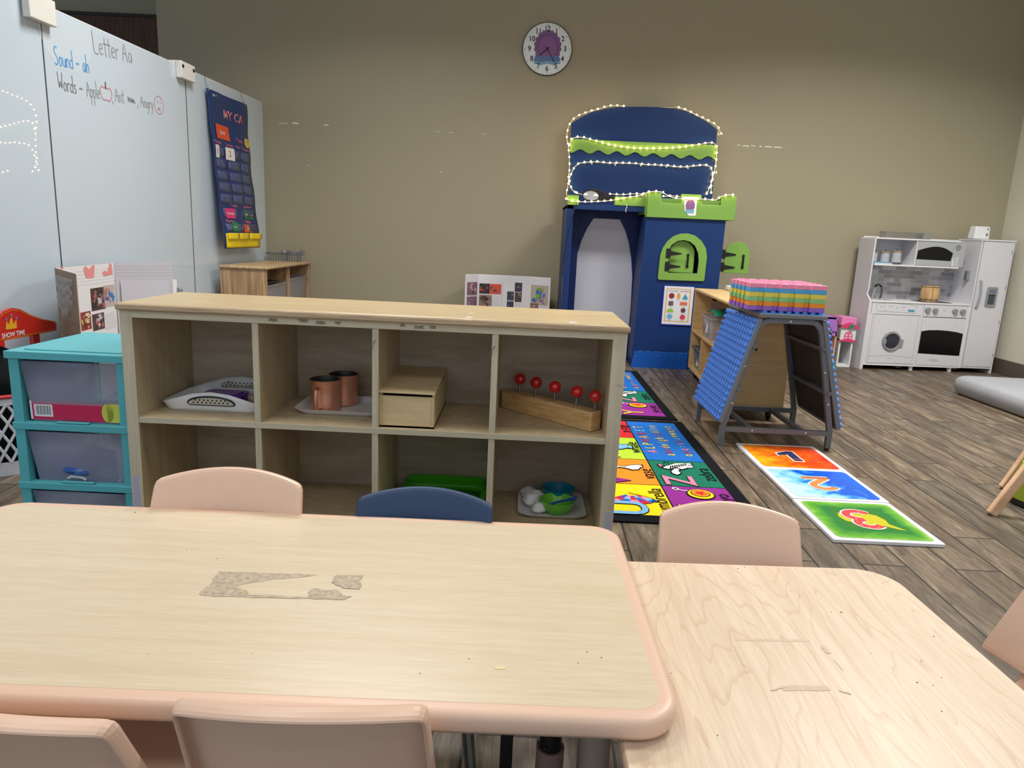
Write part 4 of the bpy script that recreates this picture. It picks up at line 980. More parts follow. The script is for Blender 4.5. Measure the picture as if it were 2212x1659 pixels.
# toy bridge on the shelf top
tg = M('grey_toy_plastic', (112, 116, 122), .5)
q = thing('toy_bridge', 'grey plastic toy train bridge lying on the corner shelf top', 'toy', (-2.05, 6.3, sz))
mb = MB(tg).box((-2.26, 6.29, .741), (-2.14, 6.305, .755)).box((-2.12, 6.28, .75), (-2.04, 6.31, .775)).box((-2.04, 6.29, .748), (-1.96, 6.30, .762))
for k in range(13): mb.box((-2.245+k*.0235, 6.292, .681), (-2.236+k*.0235, 6.300, .745))
mb.box((-2.26, 6.285, .74), (-1.955, 6.303, .75)).box((-2.10, 6.27, .681), (-2.07, 6.31, .76)).box((-1.975, 6.28, .681), (-1.95, 6.305, .77))
mb.build('bridge', q, bevel=.0015)
MB(tg).lathe([(0, .0), (.024, 0), (.024, .012), (.016, .014), (0, .014)], F=Fr((-1.935, 6.29, .762), (1, 0, 0), (0, 0, 1)), n=18).build('wheel', q)
MB(M('silver_bits', (180, 184, 188), .3, .6)).lathe([(0, 0), (.017, 0), (.017, .01), (0, .012)], F=Fr((-2.085, 6.268, .766), (1, 0, 0), (0, 0, 1)), n=14).build('round_knob', q)

# ------------------------------------------------------------------ wall clock
cf = XZ(0, W, 0); ca = cf.px((1182, 107)); CR = .2085
ck = thing('wall_clock', 'round white wall clock with black numerals and a purple design', 'clock', (ca[0], W, ca[1])); CF = Fr((ca[0], W-.001, ca[1]), (1, 0, 0), (0, 0, 1)).rot(.035)
MB(M('dark_rim', (52, 58, 56), .4)).lathe([(0, 0), (CR, 0), (CR+.002, .012), (CR, .018), (CR-.004, .018), (CR-.004, .0165), (0, .0165)], F=CF, n=64).build('case', ck)
fc = M('clock_face', (232, 240, 242), .35); mb = MB(fc).ell(CF, 0, 0, CR-.005, c=.0170, n=64)
for k, (rad, g) in enumerate(((.118, (132, 92, 142)), (.10, (122, 82, 138)), (.078, (140, 94, 150)))):
    mb.use(M('purple_print_%d' % k, g, .4)); mb.flat(CF, [((rad*(1+.10*(i % 2))*cos(2*pi*i/36))*.92+.004, rad*(1.0+.10*(i % 2))*sin(2*pi*i/36)*1.05+.018) for i in range(36)], .0174+.0003*k)
for k, (y0_, y1_, g) in enumerate(((-.115, -.075, (120, 170, 196)), (-.092, -.058, (92, 120, 172)))):
    mb.use(M('blue_print_%d' % k, g, .4)); mb.flat(CF, [(-.115, y0_), (-.06, y0_-.012), (0, y0_), (.06, y0_-.012), (.115, y0_), (.10, y1_), (.03, y1_+.008), (-.04, y1_), (-.10, y1_+.004)], .0186+.0003*k)
num = M('clock_numeral', (44, 46, 58), .5); mb.use(num)
for h in range(1, 13):
    t = pi/2-h*pi/6; mb.text(CF, str(h), .060, .150*cos(t), .156*sin(t), .0200, .9, off=.014)
for k in range(60):
    t = 2*pi*k/60; r_ = .192
    if k % 5: mb.rib(CF, [(r_*cos(t), r_*sin(t)), ((r_-.007)*cos(t), (r_-.007)*sin(t))], .0016, .0195)
    else: mb.ell(CF, (r_-.003)*cos(t), (r_-.003)*sin(t), .0038, c=.0195, n=8)
mb.build('dial', ck, recalc=False)
for (ang, l, w_) in ((radians(218), .075, .008), (radians(-59), .118, .006)):
    d_ = (cos(ang), sin(ang)); MB(num).rib(CF, [(-.02*d_[0], -.02*d_[1]), (l*.5*d_[0], l*.5*d_[1]), (l*d_[0], l*d_[1])], w_, .0225).build('hand', ck, recalc=False, solid=.001)
MB(num).lathe([(.010, .0), (.009, .004), (0, .005)], F=CF.at(0, 0, .022), n=14).build('hub', ck)

# ------------------------------------------------------------------ blue and green playhouse
blue = M('playhouse_blue', (22, 52, 106), .42, spec=.3, var=.06); blue2 = M('playhouse_blue_dark', (16, 42, 98), .45, spec=.3); green = M('playhouse_green', (122, 166, 72), .42, var=.05); blu3 = M('bright_blue_skirt', (16, 84, 176), .35)
ph = thing('playhouse', 'tall blue and green wooden castle playhouse against the far wall', 'playhouse', (1.0, 6.0, 0))
BP = XZ(0, 6.28, 0)
def bp(zx, zy): return BP.px((1200+zx/5.027, 210+zy/5.027))
top_ = [(bp(1757, 1060)[0], 0), bp(1755, 350)] + [bp(x, y) for x, y in ((1680, 290), (1590, 235), (1500, 185), (1400, 145), (1280, 120), (1120, 108), (950, 103), (800, 103), (660, 108), (520, 130), (400, 160), (290, 210), (215, 255), (172, 285))] + [(bp(165, 1060)[0], 0)]
MB(blue).prism(BP, top_, -.025, 0).build('back_board', ph, bevel=.003)
wav = [bp(158, 455), bp(1750, 523)][::-1]
n_ = 48; low = []
for i in range(n_+1):
    t = i/n_; zx = 160+(1745-160)*t; zy = 565+ (85)*t + 17 - 22*cos(2*pi*t*8.0+pi*.0-2*pi*.55); low.append(bp(zx, zy))
MB(green).prism(BP, low+wav, .0, .014).build('wavy_trim', ph, bevel=.002)
MB(blue2).rib(BP, [bp(170, 688), bp(950, 712), bp(1735, 755)], .004, .001).build('seam', ph, recalc=False)
# left bay: front frame with an arch, white panel inside, small parapet
yL = 5.93; LFm = XZ(0, yL, 0)
def lp_(x, y): return LFm.px((x, y))
lx0, lx1, lzt = .335, .955, 1.245
ar = [lp_(1228, 720)] + [lp_(*p_) for p_ in ((1366, 720),)]
ac_ = [(.655, 0), (.93, 0)]
arc = [(.405, .02), (.945-.02, .02), (.932, .45), (.925, .70), (.905, .85), (.875, .98), (.835, 1.08), (.785, 1.165), (.74, 1.195), (.68, 1.205), (.62, 1.195), (.575, 1.165), (.525, 1.08), (.485, .98), (.452, .85), (.428, .70), (.415, .45)]
MB(blue2).prism(LFm, [(lx0+.05, .0), (lx1+.02, .0), (lx1+.02, lzt-.02), (lx0+.05, lzt-.02)], -.012, 0, holes=[arc]).build('arch_wall', ph)
MB(M('white_board_insert', (206, 210, 222), .45)).box((lx0+.06, yL+.013, .01), (lx1+.01, yL+.020, 1.160)).build('white_insert', ph)
MB(blue2).box((lx0+.04, yL+.03, .01), (lx1+.02, yL+.04, lzt-.02)).build('inner_back', ph)
MB(blue).box((lx0, 5.66, .0), (lx0+.05, 6.27, lzt)).build('side_wall', ph, bevel=.002)
MB(blue2).box((lx0+.05, 5.90, 0), (lx0+.12, yL, lzt-.02)).build('inner_post', ph, bevel=.002)
MB(blue2).box((lx0, 5.70, lzt-.02), (lx1, 6.27, lzt)).build('deck', ph)
MB(blue).box((lx0, 5.66, lzt-.03), (lx1+.0, 5.70, lzt+.012)).build('lintel', ph, bevel=.002)
MB(green).box((lx0-.002, 5.655, lzt+.0), (lx0+.085, 5.70, lzt+.075)).build('merlon', ph, bevel=.003)
MB(green).box((.70, 5.655, lzt+.012), (.94, 5.70, lzt+.08)).build('merlon', ph, bevel=.003)
# right tower
yT = 5.6; TW = XZ(0, yT, 0); tx0, tx1 = .935, 1.557
def tp(zx, zy): return TW.px((1200+zx/4.484, 440+zy/4.484))
wn = [tp(x, y) for x, y in ((1085, 668), (1370, 675), (1385, 560), (1380, 480), (1350, 410), (1300, 368), (1240, 352), (1180, 360), (1120, 400), (1095, 450), (1090, 550))]
MB(blue).prism(TW, [(.915, .0), (tx1-.01, .0), (tx1, 1.20), (tx0+.01, 1.20)], -.018, 0, holes=[wn]).build('tower_front', ph)
MB(blue).box((tx1-.02, yT+.018, .0), (tx1, 6.27, 1.20)).build('tower_side', ph, bevel=.002)
MB(blue2).box((tx0, yT+.018, .0), (tx0+.018, 6.27, 1.20)).build('tower_side', ph, bevel=.002)
MB(M('interior_shade', (10, 16, 40), .8)).box((tx0+.02, yT+.12, .3), (tx1-.02, yT+.13, 1.1)).build('inner_back', ph)  # dark sheet standing in for the shade inside the tower
# skirt with bolts and scuffs
mb = MB(blu3).prism(TW, [tp(722, 1590), tp(1262, 1625), tp(1280, 1445), tp(762, 1425)], .0005, .006).use(M('scuff_blue', (90, 130, 190), .6))
for k in range(7): a, b = tp(800+k*78, 1424+k*4); mb.rib(TW, [(a, b), (a+.02, b+.001), (a+.032, b-.001)], .003, .0068)
mb.build('skirt', ph, recalc=False)
for x, y in ((775, 1480), (978, 1476), (1188, 1496)): MB(M('silver_grommet', ())).lathe([(.006, 0), (.004, .004), (0, .005)], F=Fr(TW.p(*tp(x, y), .006), TW.u, TW.v), n=10).build('bolt', ph)
# green parapet with notches round the tower
gp = [TW.px(p_) for p_ in ((1395.5, 469), (1585, 477), (1591, 424.5), (1557.5, 422.5), (1556, 444), (1515, 442.5), (1514, 421), (1471, 419), (1469.5, 440.5), (1428, 438.5), (1427.5, 416.5), (1400, 415))]
Gf = Fr((0, yT-.02, 0), (1, 0, 0), (0, 0, 1)); MB(green).prism(Gf, gp, -.018, .0).build('parapet', ph, bevel=.003)
pz0, pz1 = gp[0][1], gp[2][1]
for xx in (tx0, tx1+.02): MB(green).box((xx, yT+.0, pz0), (xx+.018, 6.2, pz1)).build('parapet', ph, bevel=.003)
MB(green).box((tx0+.05, 5.85, pz0+.03), (tx1+.03, 5.87, YP((1449, 429), 5.85).z)).build('parapet', ph, bevel=.003)
MB(blue2).box((tx0+.018, yT+.0, 1.18), (tx1, 6.2, 1.20)).build('tower_deck', ph)
# green arched shutter in its frame
fr_o = [tp(x, y) for x, y in ((1000, 735), (1425, 750), (1437, 735), (1463, 510), (1452, 430), (1410, 360), (1350, 310), (1280, 288), (1210, 290), (1140, 315), (1080, 365), (1035, 430), (1012, 500), (988, 722))]
MB(green).prism(TW, fr_o, .0005, .014, holes=[wn]).build('window_frame', ph, bevel=.0)
def shutter(F, c, hx, hinge=True, sc=1.0):
    L_ = arch(.20*sc, .245*sc, 14); o = MB(green).prism(F.at(c[0], c[1]), L_, -.012, 0).build('shutter', ph, bevel=.002)
    G_ = F.at(c[0], c[1]); bk_ = M('black_iron', (14, 14, 16), .45, bump=.3, bscale=90)
    hc = .038 if hinge else .002
    for z in (.045, .145):
        MB(bk_).prism(G_, [(-.130, z-.036), (-.094, z-.036), (-.094, z-.018), (-.010, z-.005), (-.010, z+.005), (-.094, z+.018), (-.094, z+.036), (-.130, z+.036)], hc-.002, hc+.003).build('hinge', o)
    MB(bk_).prism(G_.at(0, 0, .0), [(.05, .035), (.062, .045), (.056, .062), (.056, .125), (.062, .14), (.05, .152), (.038, .14), (.044, .125), (.044, .062), (.038, .045)], .001, .006).tube([G_.p(.05, .05, .004), G_.p(.05, .065, .02), G_.p(.05, .12, .02), G_.p(.05, .135, .004)], .004, 6).build('pull_handle', o)
    return o
a, b = tp(1205, 668); shutter(TW.at(0, 0, -.022), (a+.006, b), 0)
# side shutter swung open on the tower's right side
SF = XZ(0, 5.70, 0); a, b = SF.px((1588, 591)); o = shutter(SF, (a+.0, b+.002), 0, hinge=False, sc=1.0)
# framed shapes poster
ps = [TW.px(p_) for p_ in ((1436, 617), (1499.5, 621), (1491.5, 702.5), (1428, 699))]
pc = ((ps[0][0]+ps[1][0]+ps[2][0]+ps[3][0])/4, (ps[0][1]+ps[2][1])/2); Pw, Ph_ = .232, .300
pt = thing('shapes_poster', 'small framed poster of coloured shapes on the tower front', 'poster', (pc[0], yT, pc[1]-Ph_/2))
PT = Fr((pc[0], yT-.001, pc[1]), (1, 0, 0), (0, 0, 1)).rot(-.0)
MB(M('blue_holder', (20, 44, 150), .3)).fbox(PT, -Pw/2-.014, -Ph_/2-.010, Pw/2+.004, Ph_/2+.004, 0, .004).build('holder', pt)
mb = MB(M('poster_paper', (222, 222, 226), .3)).rect(PT, -Pw/2, -Ph_/2, Pw/2, Ph_/2, .005).use(M('mustard_line', (214, 170, 66), .5)).rib(PT, [(-.095, -.125), (.09, -.125), (.09, .13), (-.095, .13)], .009, .0055, close=True)
mb.use(M('blue_ink', (50, 120, 190), .5)).text(PT, 'THE SHAPES', .014, -.045, .112, .006, 1.0).use(M('red_ink', (160, 40, 50), .5)).text(PT, 'LAS FORMAS', .014, .045, .112, .006, 1.0)
def sh_(g, pts): mb.use(M('shape_%d_%d_%d' % g, g, .5)).flat(PT, pts, .006)
sh_((140, 40, 56), circ(.022, 20, -.055, .075)); sh_((224, 160, 60), circ(.014, 20, 0, .075, .024)); sh_((60, 150, 180), [(.028, .052), (.076, .052), (.052, .095)])
sh_((110, 84, 92), [(-.075, -.002), (-.037, -.002), (-.037, .033), (-.075, .033)]); sh_((214, 110, 84), [(.015, .004), (.072, .004), (.072, .030), (.015, .030)])
sh_((140, 190, 60), [(-.085, -.052), (-.028, -.052), (-.042, -.026), (-.071, -.026)]); sh_((96, 66, 66), [(.045+.022*cos(pi/2+2*pi*i/5), -.036+.022*sin(pi/2+2*pi*i/5)) for i in range(5)])
sh_((100, 170, 214), [(-.057+.024*cos(pi*i/3), -.088+.021*sin(pi*i/3)) for i in range(6)]); sh_((210, 60, 80), [(.045+.022*cos(pi/8+pi*i/4), -.090+.021*sin(pi/8+pi*i/4)) for i in range(8)])
mb.use(M('pencil_grey', ()))
for (s, x, y) in (('circle', -.055, .045), ('oval', 0, .044), ('triangle', .052, .044), ('square', -.056, -.009), ('rectangle', .044, -.006), ('trapezoid', -.056, -.060), ('pentagon', .045, -.064), ('hexagon', -.057, -.116), ('octagon', .045, -.117)): mb.text(PT, s, .009, x, y, .006)
mb.build('print', pt, recalc=False)
# sticker on the parapet (generic purple and blue print)
sf = Fr((0, yT-.0205, 0), (1, 0, 0), (0, 0, 1)); s4 = [sf.px(p_) for p_ in ((1477, 425), (1506, 426), (1503, 466), (1488, 466), (1479, 456))]
st_ = thing('paper_sticker', 'small white sticker with a purple and blue print on the green parapet', 'sticker', tuple(sf.p(*s4[3]))); cx_ = sum(p_[0] for p_ in s4)/5; cy_ = sum(p_[1] for p_ in s4)/5
mb = MB(wcb).flat(sf, s4, .001).use(M('purple_print_0', ())).flat(sf, [(cx_+.034*(1+.12*(i % 2))*cos(2*pi*i/22), cy_+.012+.042*(1+.12*(i % 2))*sin(2*pi*i/22)) for i in range(22)], .0014)
mb.use(M('blue_print_0', ())).flat(sf, [(cx_-.03, cy_-.045), (cx_+.03, cy_-.045), (cx_+.034, cy_-.015), (cx_-.034, cy_-.018)], .0018); mb.build('sticker', st_, recalc=False)

# ------------------------------------------------------------------ string of lights
LS = thing('string_lights', 'string of warm white fairy lights draped over the playhouse', 'string lights', (1.0, 6.24, 1.2))
def z5(L_, y): return [YP((1200+a/5.027, 210+b/5.027), y) for a, b in L_]
S1 = z5(((1800, 400), (1765, 325), (1720, 285), (1660, 255), (1605, 225), (1545, 200), (1485, 170), (1425, 140), (1365, 118), (1300, 104)), 6.262)
S1b = z5(((740, 98), (675, 90), (600, 92), (535, 105), (470, 128), (405, 143), (355, 158), (290, 183), (230, 208), (178, 250), (142, 315), (125, 385), (122, 455), (140, 525), (145, 590), (150, 660), (152, 730), (150, 800), (140, 870), (140, 940), (130, 1000), (115, 1030)), 6.262)
S2 = z5(((150, 525), (175, 450), (235, 433), (300, 436), (365, 453), (410, 465), (475, 485), (540, 505), (600, 520), (665, 532), (735, 542), (800, 550), (865, 556), (930, 558), (1060, 558), (1190, 556), (1320, 550), (1390, 542), (1455, 532), (1520, 520), (1590, 508), (1655, 495), (1720, 498), (1755, 545), (1750, 615), (1745, 690), (1735, 765), (1715, 830), (1705, 890), (1690, 950), (1690, 1005), (1688, 1050)), 6.255)
S3 = z5(((1640, 1050), (1665, 1000), (1690, 930), (1705, 850), (1700, 795), (1680, 752), (1620, 735), (1555, 742), (1485, 748), (1420, 757), (1350, 757), (1285, 752), (1220, 742), (1160, 740), (1090, 735), (1030, 735), (965, 730), (900, 722), (835, 718), (770, 716), (710, 714), (650, 714), (580, 715), (510, 708), (450, 702), (390, 702), (320, 708), (255, 718), (205, 760), (175, 820), (155, 870), (150, 940), (180, 1005), (220, 1040)), 6.258)
S4 = z5(((115, 1105), (195, 1132), (270, 1136), (340, 1137), (440, 1134), (545, 1128), (620, 1118), (720, 1103), (800, 1085), (880, 1075), (940, 1060)), 5.645)
S4b = z5(((940, 1060), (1000, 1030), (1080, 1022), (1155, 1030), (1215, 1065), (1280, 1092), (1360, 1102), (1460, 1108), (1570, 1106), (1640, 1108), (1700, 1115), (1745, 1118), (1790, 1082), (1860, 1062), (1930, 1062)), 5.572)
S5 = z5(((230, 1040), (290, 1058), (330, 1058), (470, 1060), (610, 1052), (680, 1058), (740, 1058), (810, 1052), (865, 1048), (940, 1050), (1000, 1045)), 6.0)
S6 = z5(((1170, 1078), (1280, 1072), (1340, 1080), (1420, 1085)), 5.94)
wirem = M('warm_wire', (236, 222, 180), .4, emit=.12)
bulbm = M('led_bulb', (255, 214, 140), .4, emit=34)
mb = MB(wirem); pts_all = []
for s in (S1, S1b, S2, S3, S4, S4b, S5, S6, [S1[-1], S1[-1]+Vector((0, .045, 0)), S1b[0]+Vector((0, .045, 0)), S1b[0]], [S1b[-1], Vector((.36, 6.0, 1.27)), Vector((.36, 5.75, 1.275)), S4[0]], z5(((770, 1160), (775, 1190), (762, 1225), (765, 1250)), 5.64)):
    mb.tube(s, .0028, 5)
mb.build('wire', LS)
for s, gap in ((S1, .0545), (S1b, .0545), (S2, .0545), (S3, .0545), (S4, .05), (S4b, .055), (S5, .055), (S6, .055)):
    acc = 0; pts_all.append(s[0])
    for a_, b_ in zip(s, s[1:]):
        l = (b_-a_).length; t = gap-acc
        while t < l: pts_all.append(a_+(b_-a_)*(t/l)); t += gap
        acc = (acc+l) % gap
pts_all.sort(key=lambda q_: q_.y)
first = None; rest = MB(bulbm)
for k, q_ in enumerate(pts_all):
    q_ = q_+Vector((0, -.004, .002))
    if k < 100:
        if first is None:
            m2 = MB(bulbm).lathe([(0, -.006), (.0062, -.004), (.0068, .001), (.004, .006), (0, .009)], n=8); first = m2.build('bulb'); BASE.pop('bulb', None); first.parent = LS; o = first
        else: o = first.copy(); COL.objects.link(o); o.parent = LS
        o.location = q_-Vector(LS.location)
    else: rest.ball(q_, .0066, 8)
o = rest.build('bulb_row', LS); o['kind'] = 'stuff'
# clear hooks holding the lights
hk = M('clear_hook', (220, 220, 220), .2, alpha=.5)
hooks = MB(hk)
for x, y in ((395, 715), (645, 730), (925, 735), (1200, 750), (1438, 765), (1770, 400), (1745, 815), (1640, 1040)):
    q_ = z5([(x, y)], 6.275)[0]; hooks.box((q_.x-.006, q_.y-.008, q_.z-.012), (q_.x+.006, q_.y+.005, q_.z+.012))
hooks.build('hooks', LS)
# hand mirror on the playhouse deck and a cable
hm = thing('hand_mirror', 'oval hand mirror with a black beaded rim on the playhouse deck', 'mirror', (.62, 5.80, 1.26))
HF = Fr(YP((1284, 422), 5.80), (1, 0, -.02), (0, .25, 1)); 
MB(M('black_beads', (12, 12, 14), .3)).prism(HF, [(.0+.098*cos(t)+(.02 if cos(t) > 0 else 0)+(.075*max(0, cos(t))**4), .052*sin(t)*(1-.35*max(0, cos(t)))-.01*max(0, cos(t))) for t in [2*pi*i/36 for i in range(36)]], -.012, 0).build('frame', hm, bevel=.003)
MB(M('mirror_glass', (176, 178, 180), .25, .3)).lathe([(0, .006), (.050, .004), (.056, 0)], F=HF.at(-.028, -.006), n=28, sx=1.1, sy=.70).build('glass', hm)
m2 = MB(M('silver_grommet', ()))
for i in range(15): t = .3+i*.22; m2.ball(HF.p(.085*cos(t)+.008, .044*sin(t), .003), .003, 6)
m2.build('beads', hm)
cb_ = thing('black_cable', 'black cable hanging down the left edge of the playhouse', 'cable', (.4, 5.6, .3))
pts = [YP((1200+a/4.484, 440+b/4.484), 5.63) for a, b in ((205, 0), (180, 80), (150, 180), (120, 290), (100, 380), (80, 500), (62, 640), (52, 760), (46, 860), (50, 1000))]
MB(M('black_rubber', (14, 14, 16), .5)).tube(pts+[Vector((pts[-1].x, 5.63, .02)), Vector((pts[-1].x+.05, 5.63, .006))], .003, 6).build('cable', cb_)
# ------------------------------------------------------------------ alphabet rugs
def rugm(n, g): return M('rug_'+n, g, .95, spec=.1, bump=.7, bscale=420, var=.10, vscale=90)
RC = dict(red=(206, 44, 52), lime=(176, 206, 60), orange=(240, 140, 44), yellow=(246, 210, 32), blue=(34, 104, 186), green=(30, 112, 88), purple=(140, 48, 138), black=(20, 22, 26),
          pink=(230, 130, 160), white=(226, 226, 220), sky=(120, 176, 220), dred=(190, 50, 60), tan=(230, 180, 70), teal=(40, 140, 150))
for k in RC: rugm(k, RC[k])
def rg(k): return MATS['rug_'+k]
def rug(label):
    t = thing('alphabet_rug', label, 'rug', (0, 0, 0), 'alphabet rugs')
    xs = [-.898, .622, .892]; cols_x = [-.598, -.298, .002, .312, .622]
    F = Fr((0, 0, .007), (0, 1, 0), (-1, 0, 0))      # reading direction is +y, letter tops towards -x
    mb = MB(rg('black')).box((-.96, 2.395, 0), (.945, 3.872, .007))
    def cell(k, x0, x1, y0, y1): mb.use(rg(k)).rect(F, y0+.003, -x1+.003, y1-.003, -x0-.003, .0012)
    def word(s, x, y, size, k='black', sx=.9, c=.003): mb.use(rg(k)).text(F, s, size, y, -x, c, sx)
    YR = [2.455, 2.79, 3.132, 3.49, 3.825]
    # right column
    cell('blue', .622, .892, YR[2], YR[4]); cell('green', .622, .892, YR[1], YR[2]); cell('purple', .622, .892, YR[0], YR[1])
    # visible left column and the columns hidden behind the shelf
    cols = ['yellow', 'orange', 'lime', 'red']
    hid = [['green', 'purple', 'yellow', 'orange'], ['red', 'blue', 'orange', 'green'], ['lime', 'yellow', 'purple', 'blue'], ['orange', 'red', 'green', 'lime']]
    for j in range(4): cell(cols[j], .312, .622, YR[j], YR[j+1])
    wd = [['rabbit', 'queen', 'pencil', 'orange'], ['jar', 'igloo', 'hat', 'goat'], ['fish', 'egg', 'dog', 'cat'], ['ball', 'apple', 'nest', 'map']]
    for i, x0 in enumerate((.002, -.308, -.618, -.9)):
        for j in range(4):
            cell(hid[i][j], x0, x0+.31 if i < 3 else -.618, YR[j], YR[j+1])
            if i < 3: word(wd[i][j], x0+.265, (YR[j]+YR[j+1])/2, .07)
    for s, x, y0_, k in (('ALPHABET', .672, 3.48, 0), ('abcdefghijklmn', .750, 3.48, 1), ('opqrstuvwxyz', .835, 3.48, 2)):
        cc = ['pink', 'yellow', 'yellow', 'dred', 'tan', 'dred', 'sky', 'tan', 'pink', 'yellow', 'dred', 'sky', 'yellow', 'tan']; n = len(s); st = .55/ max(n, 8) if k else .062
        for i, ch_ in enumerate(s): mb.use(rg(cc[(i*(k+1)+k) % 14])).text(F, ch_, .072 if k == 0 else .066, y0_-(n-1)/2*st+i*st, -x, .003, .95 if k == 0 else .85, off=.006)
    word('zebra', .852, 2.955, .085); word('yo-yo', .852, 2.63, .085); word('umbrella', .585, 2.62, .085, sx=.85); word('vase', .590, 2.93, .085); word('whale', .590, 3.32, .085); word('x-ray', .590, 3.66, .08)
    F0 = F.at(0, 0, .0)
    def big(s, x, y, size, k):
        mb.use(rg('black')).text(F, s, size, y, -x, .003, 1.0, off=.03); mb.use(rg(k)).text(F, s, size, y, -x, .0042, 1.0, off=.012)
    big('Z', .720, 2.855, .185, 'pink'); big('Y', .715, 2.52, .175, 'tan'); big('U', .455, 2.52, .21, 'sky'); big('V', .44, 2.83, .19, 'purple'); big('W', .44, 3.20, .19, 'tan'); big('X', .44, 3.57, .19, 'sky')
    def P(x, y): return (y, -x)
    # zebra
    def shape(k, pts, c=.0045, ol=True):
        q = [P(*a) for a in pts]
        if ol: mb.use(rg('black')).rib(F, q, .006, c+.0004, close=True)
        mb.use(rg(k)).flat(F, q, c)
    shape('white', [(.675, 3.01), (.700, 3.00), (.735, 3.02), (.752, 3.0), (.79, 3.03), (.80, 3.06), (.79, 3.10), (.74, 3.09), (.70, 3.05), (.672, 3.04)])
    shape('white', [(.70, 2.945), (.72, 2.925), (.742, 2.95), (.738, 2.985), (.752, 3.01), (.735, 3.03), (.715, 3.0), (.70, 2.975)]); shape('pink', [(.668, 3.02), (.655, 3.06), (.672, 3.07), (.690, 3.04)])
    for i in range(8): mb.use(rg('black')).rib(F, [P(.705+.012*i, 3.005+.008*i), P(.715+.010*i, 3.045+.006*i)], .006, .0062)
    for y in (3.035, 3.05, 3.07, 3.085): mb.use(rg('white')).rib(F, [P(.79, y), P(.818, y+.01)], .010, .0052); mb.use(rg('black')).rib(F, [P(.815, y+.01), P(.822, y+.012)], .012, .0056)
    mb.use(rg('black')).rib(F, [P(.69, 3.09), P(.70, 3.105), P(.72, 3.095)], .008, .005)
    # yo-yo
    yc = P(.765, 2.70); mb.use(rg('black')).ell(F, *yc, .058, c=.004).use(rg('yellow')).ell(F, *yc, .052, c=.0048).use(rg('black')).ell(F, yc[0]+.006, yc[1], .040, c=.0054).use(rg('orange')).ell(F, yc[0]+.006, yc[1], .036, c=.006)
    mb.use(rg('red')).flat(F, [(yc[0]+.006+(.030 if i % 2 else .013)*cos(pi*i/5), yc[1]+(.030 if i % 2 else .013)*sin(pi*i/5)) for i in range(10)], .0066)
    mb.use(rg('white')).rib(F, [P(.735, 2.735), P(.70, 2.735), P(.685, 2.745), P(.672, 2.735), P(.662, 2.752), P(.668, 2.765), P(.682, 2.76), P(.685, 2.748)], .007, .004)
    # umbrella
    uc = P(.44, 2.695)
    for i in range(4):
        for k, g in enumerate(('blue', 'pink', 'purple', 'sky', 'dred')):
            r0, r1 = .030+.022*i, .052+.022*i; t0, t1 = -pi/2-.9+k*.36+pi/2+pi, 0
            a0, a1 = 2.2+k*.38, 2.2+(k+1)*.38; k2 = ('blue', 'pink', 'purple', 'sky', 'dred')[(k+i*2) % 5]
            mb.use(rg(k2)).flat(F, [(uc[0]-.02+r0*cos(a0), uc[1]-.04+r0*sin(a0)), (uc[0]-.02+r1*cos(a0), uc[1]-.04+r1*sin(a0)), (uc[0]-.02+r1*cos(a1), uc[1]-.04+r1*sin(a1)), (uc[0]-.02+r0*cos(a1), uc[1]-.04+r0*sin(a1))], .004)
    mb.use(rg('black')).rib(F, [P(.47, 2.68), P(.53, 2.645), P(.556, 2.625), P(.562, 2.605), P(.55, 2.59)], .005, .0045)
    # vase, whale
    shape('white', [(.50, 3.01), (.525, 3.03), (.565, 3.045), (.578, 3.03), (.585, 3.05), (.583, 3.005), (.575, 3.01), (.56, 2.975), (.53, 2.965), (.50, 2.99), (.475, 2.995), (.462, 2.985), (.465, 3.02), (.478, 3.012)])
    shape('sky', [(.46, 3.30), (.52, 3.27), (.56, 3.30), (.58, 3.29), (.585, 3.33), (.56, 3.34), (.575, 3.37), (.54, 3.35), (.50, 3.38), (.45, 3.37)])
    mb.build('rug', t, recalc=False); return t
r1_ = rug('near alphabet rug with umbrella, vase and zebra squares beside the cube shelf')
r2_ = dup(r1_, 'far alphabet rug, partly hidden, in front of the blue playhouse', (-.012, 1.515, 0))

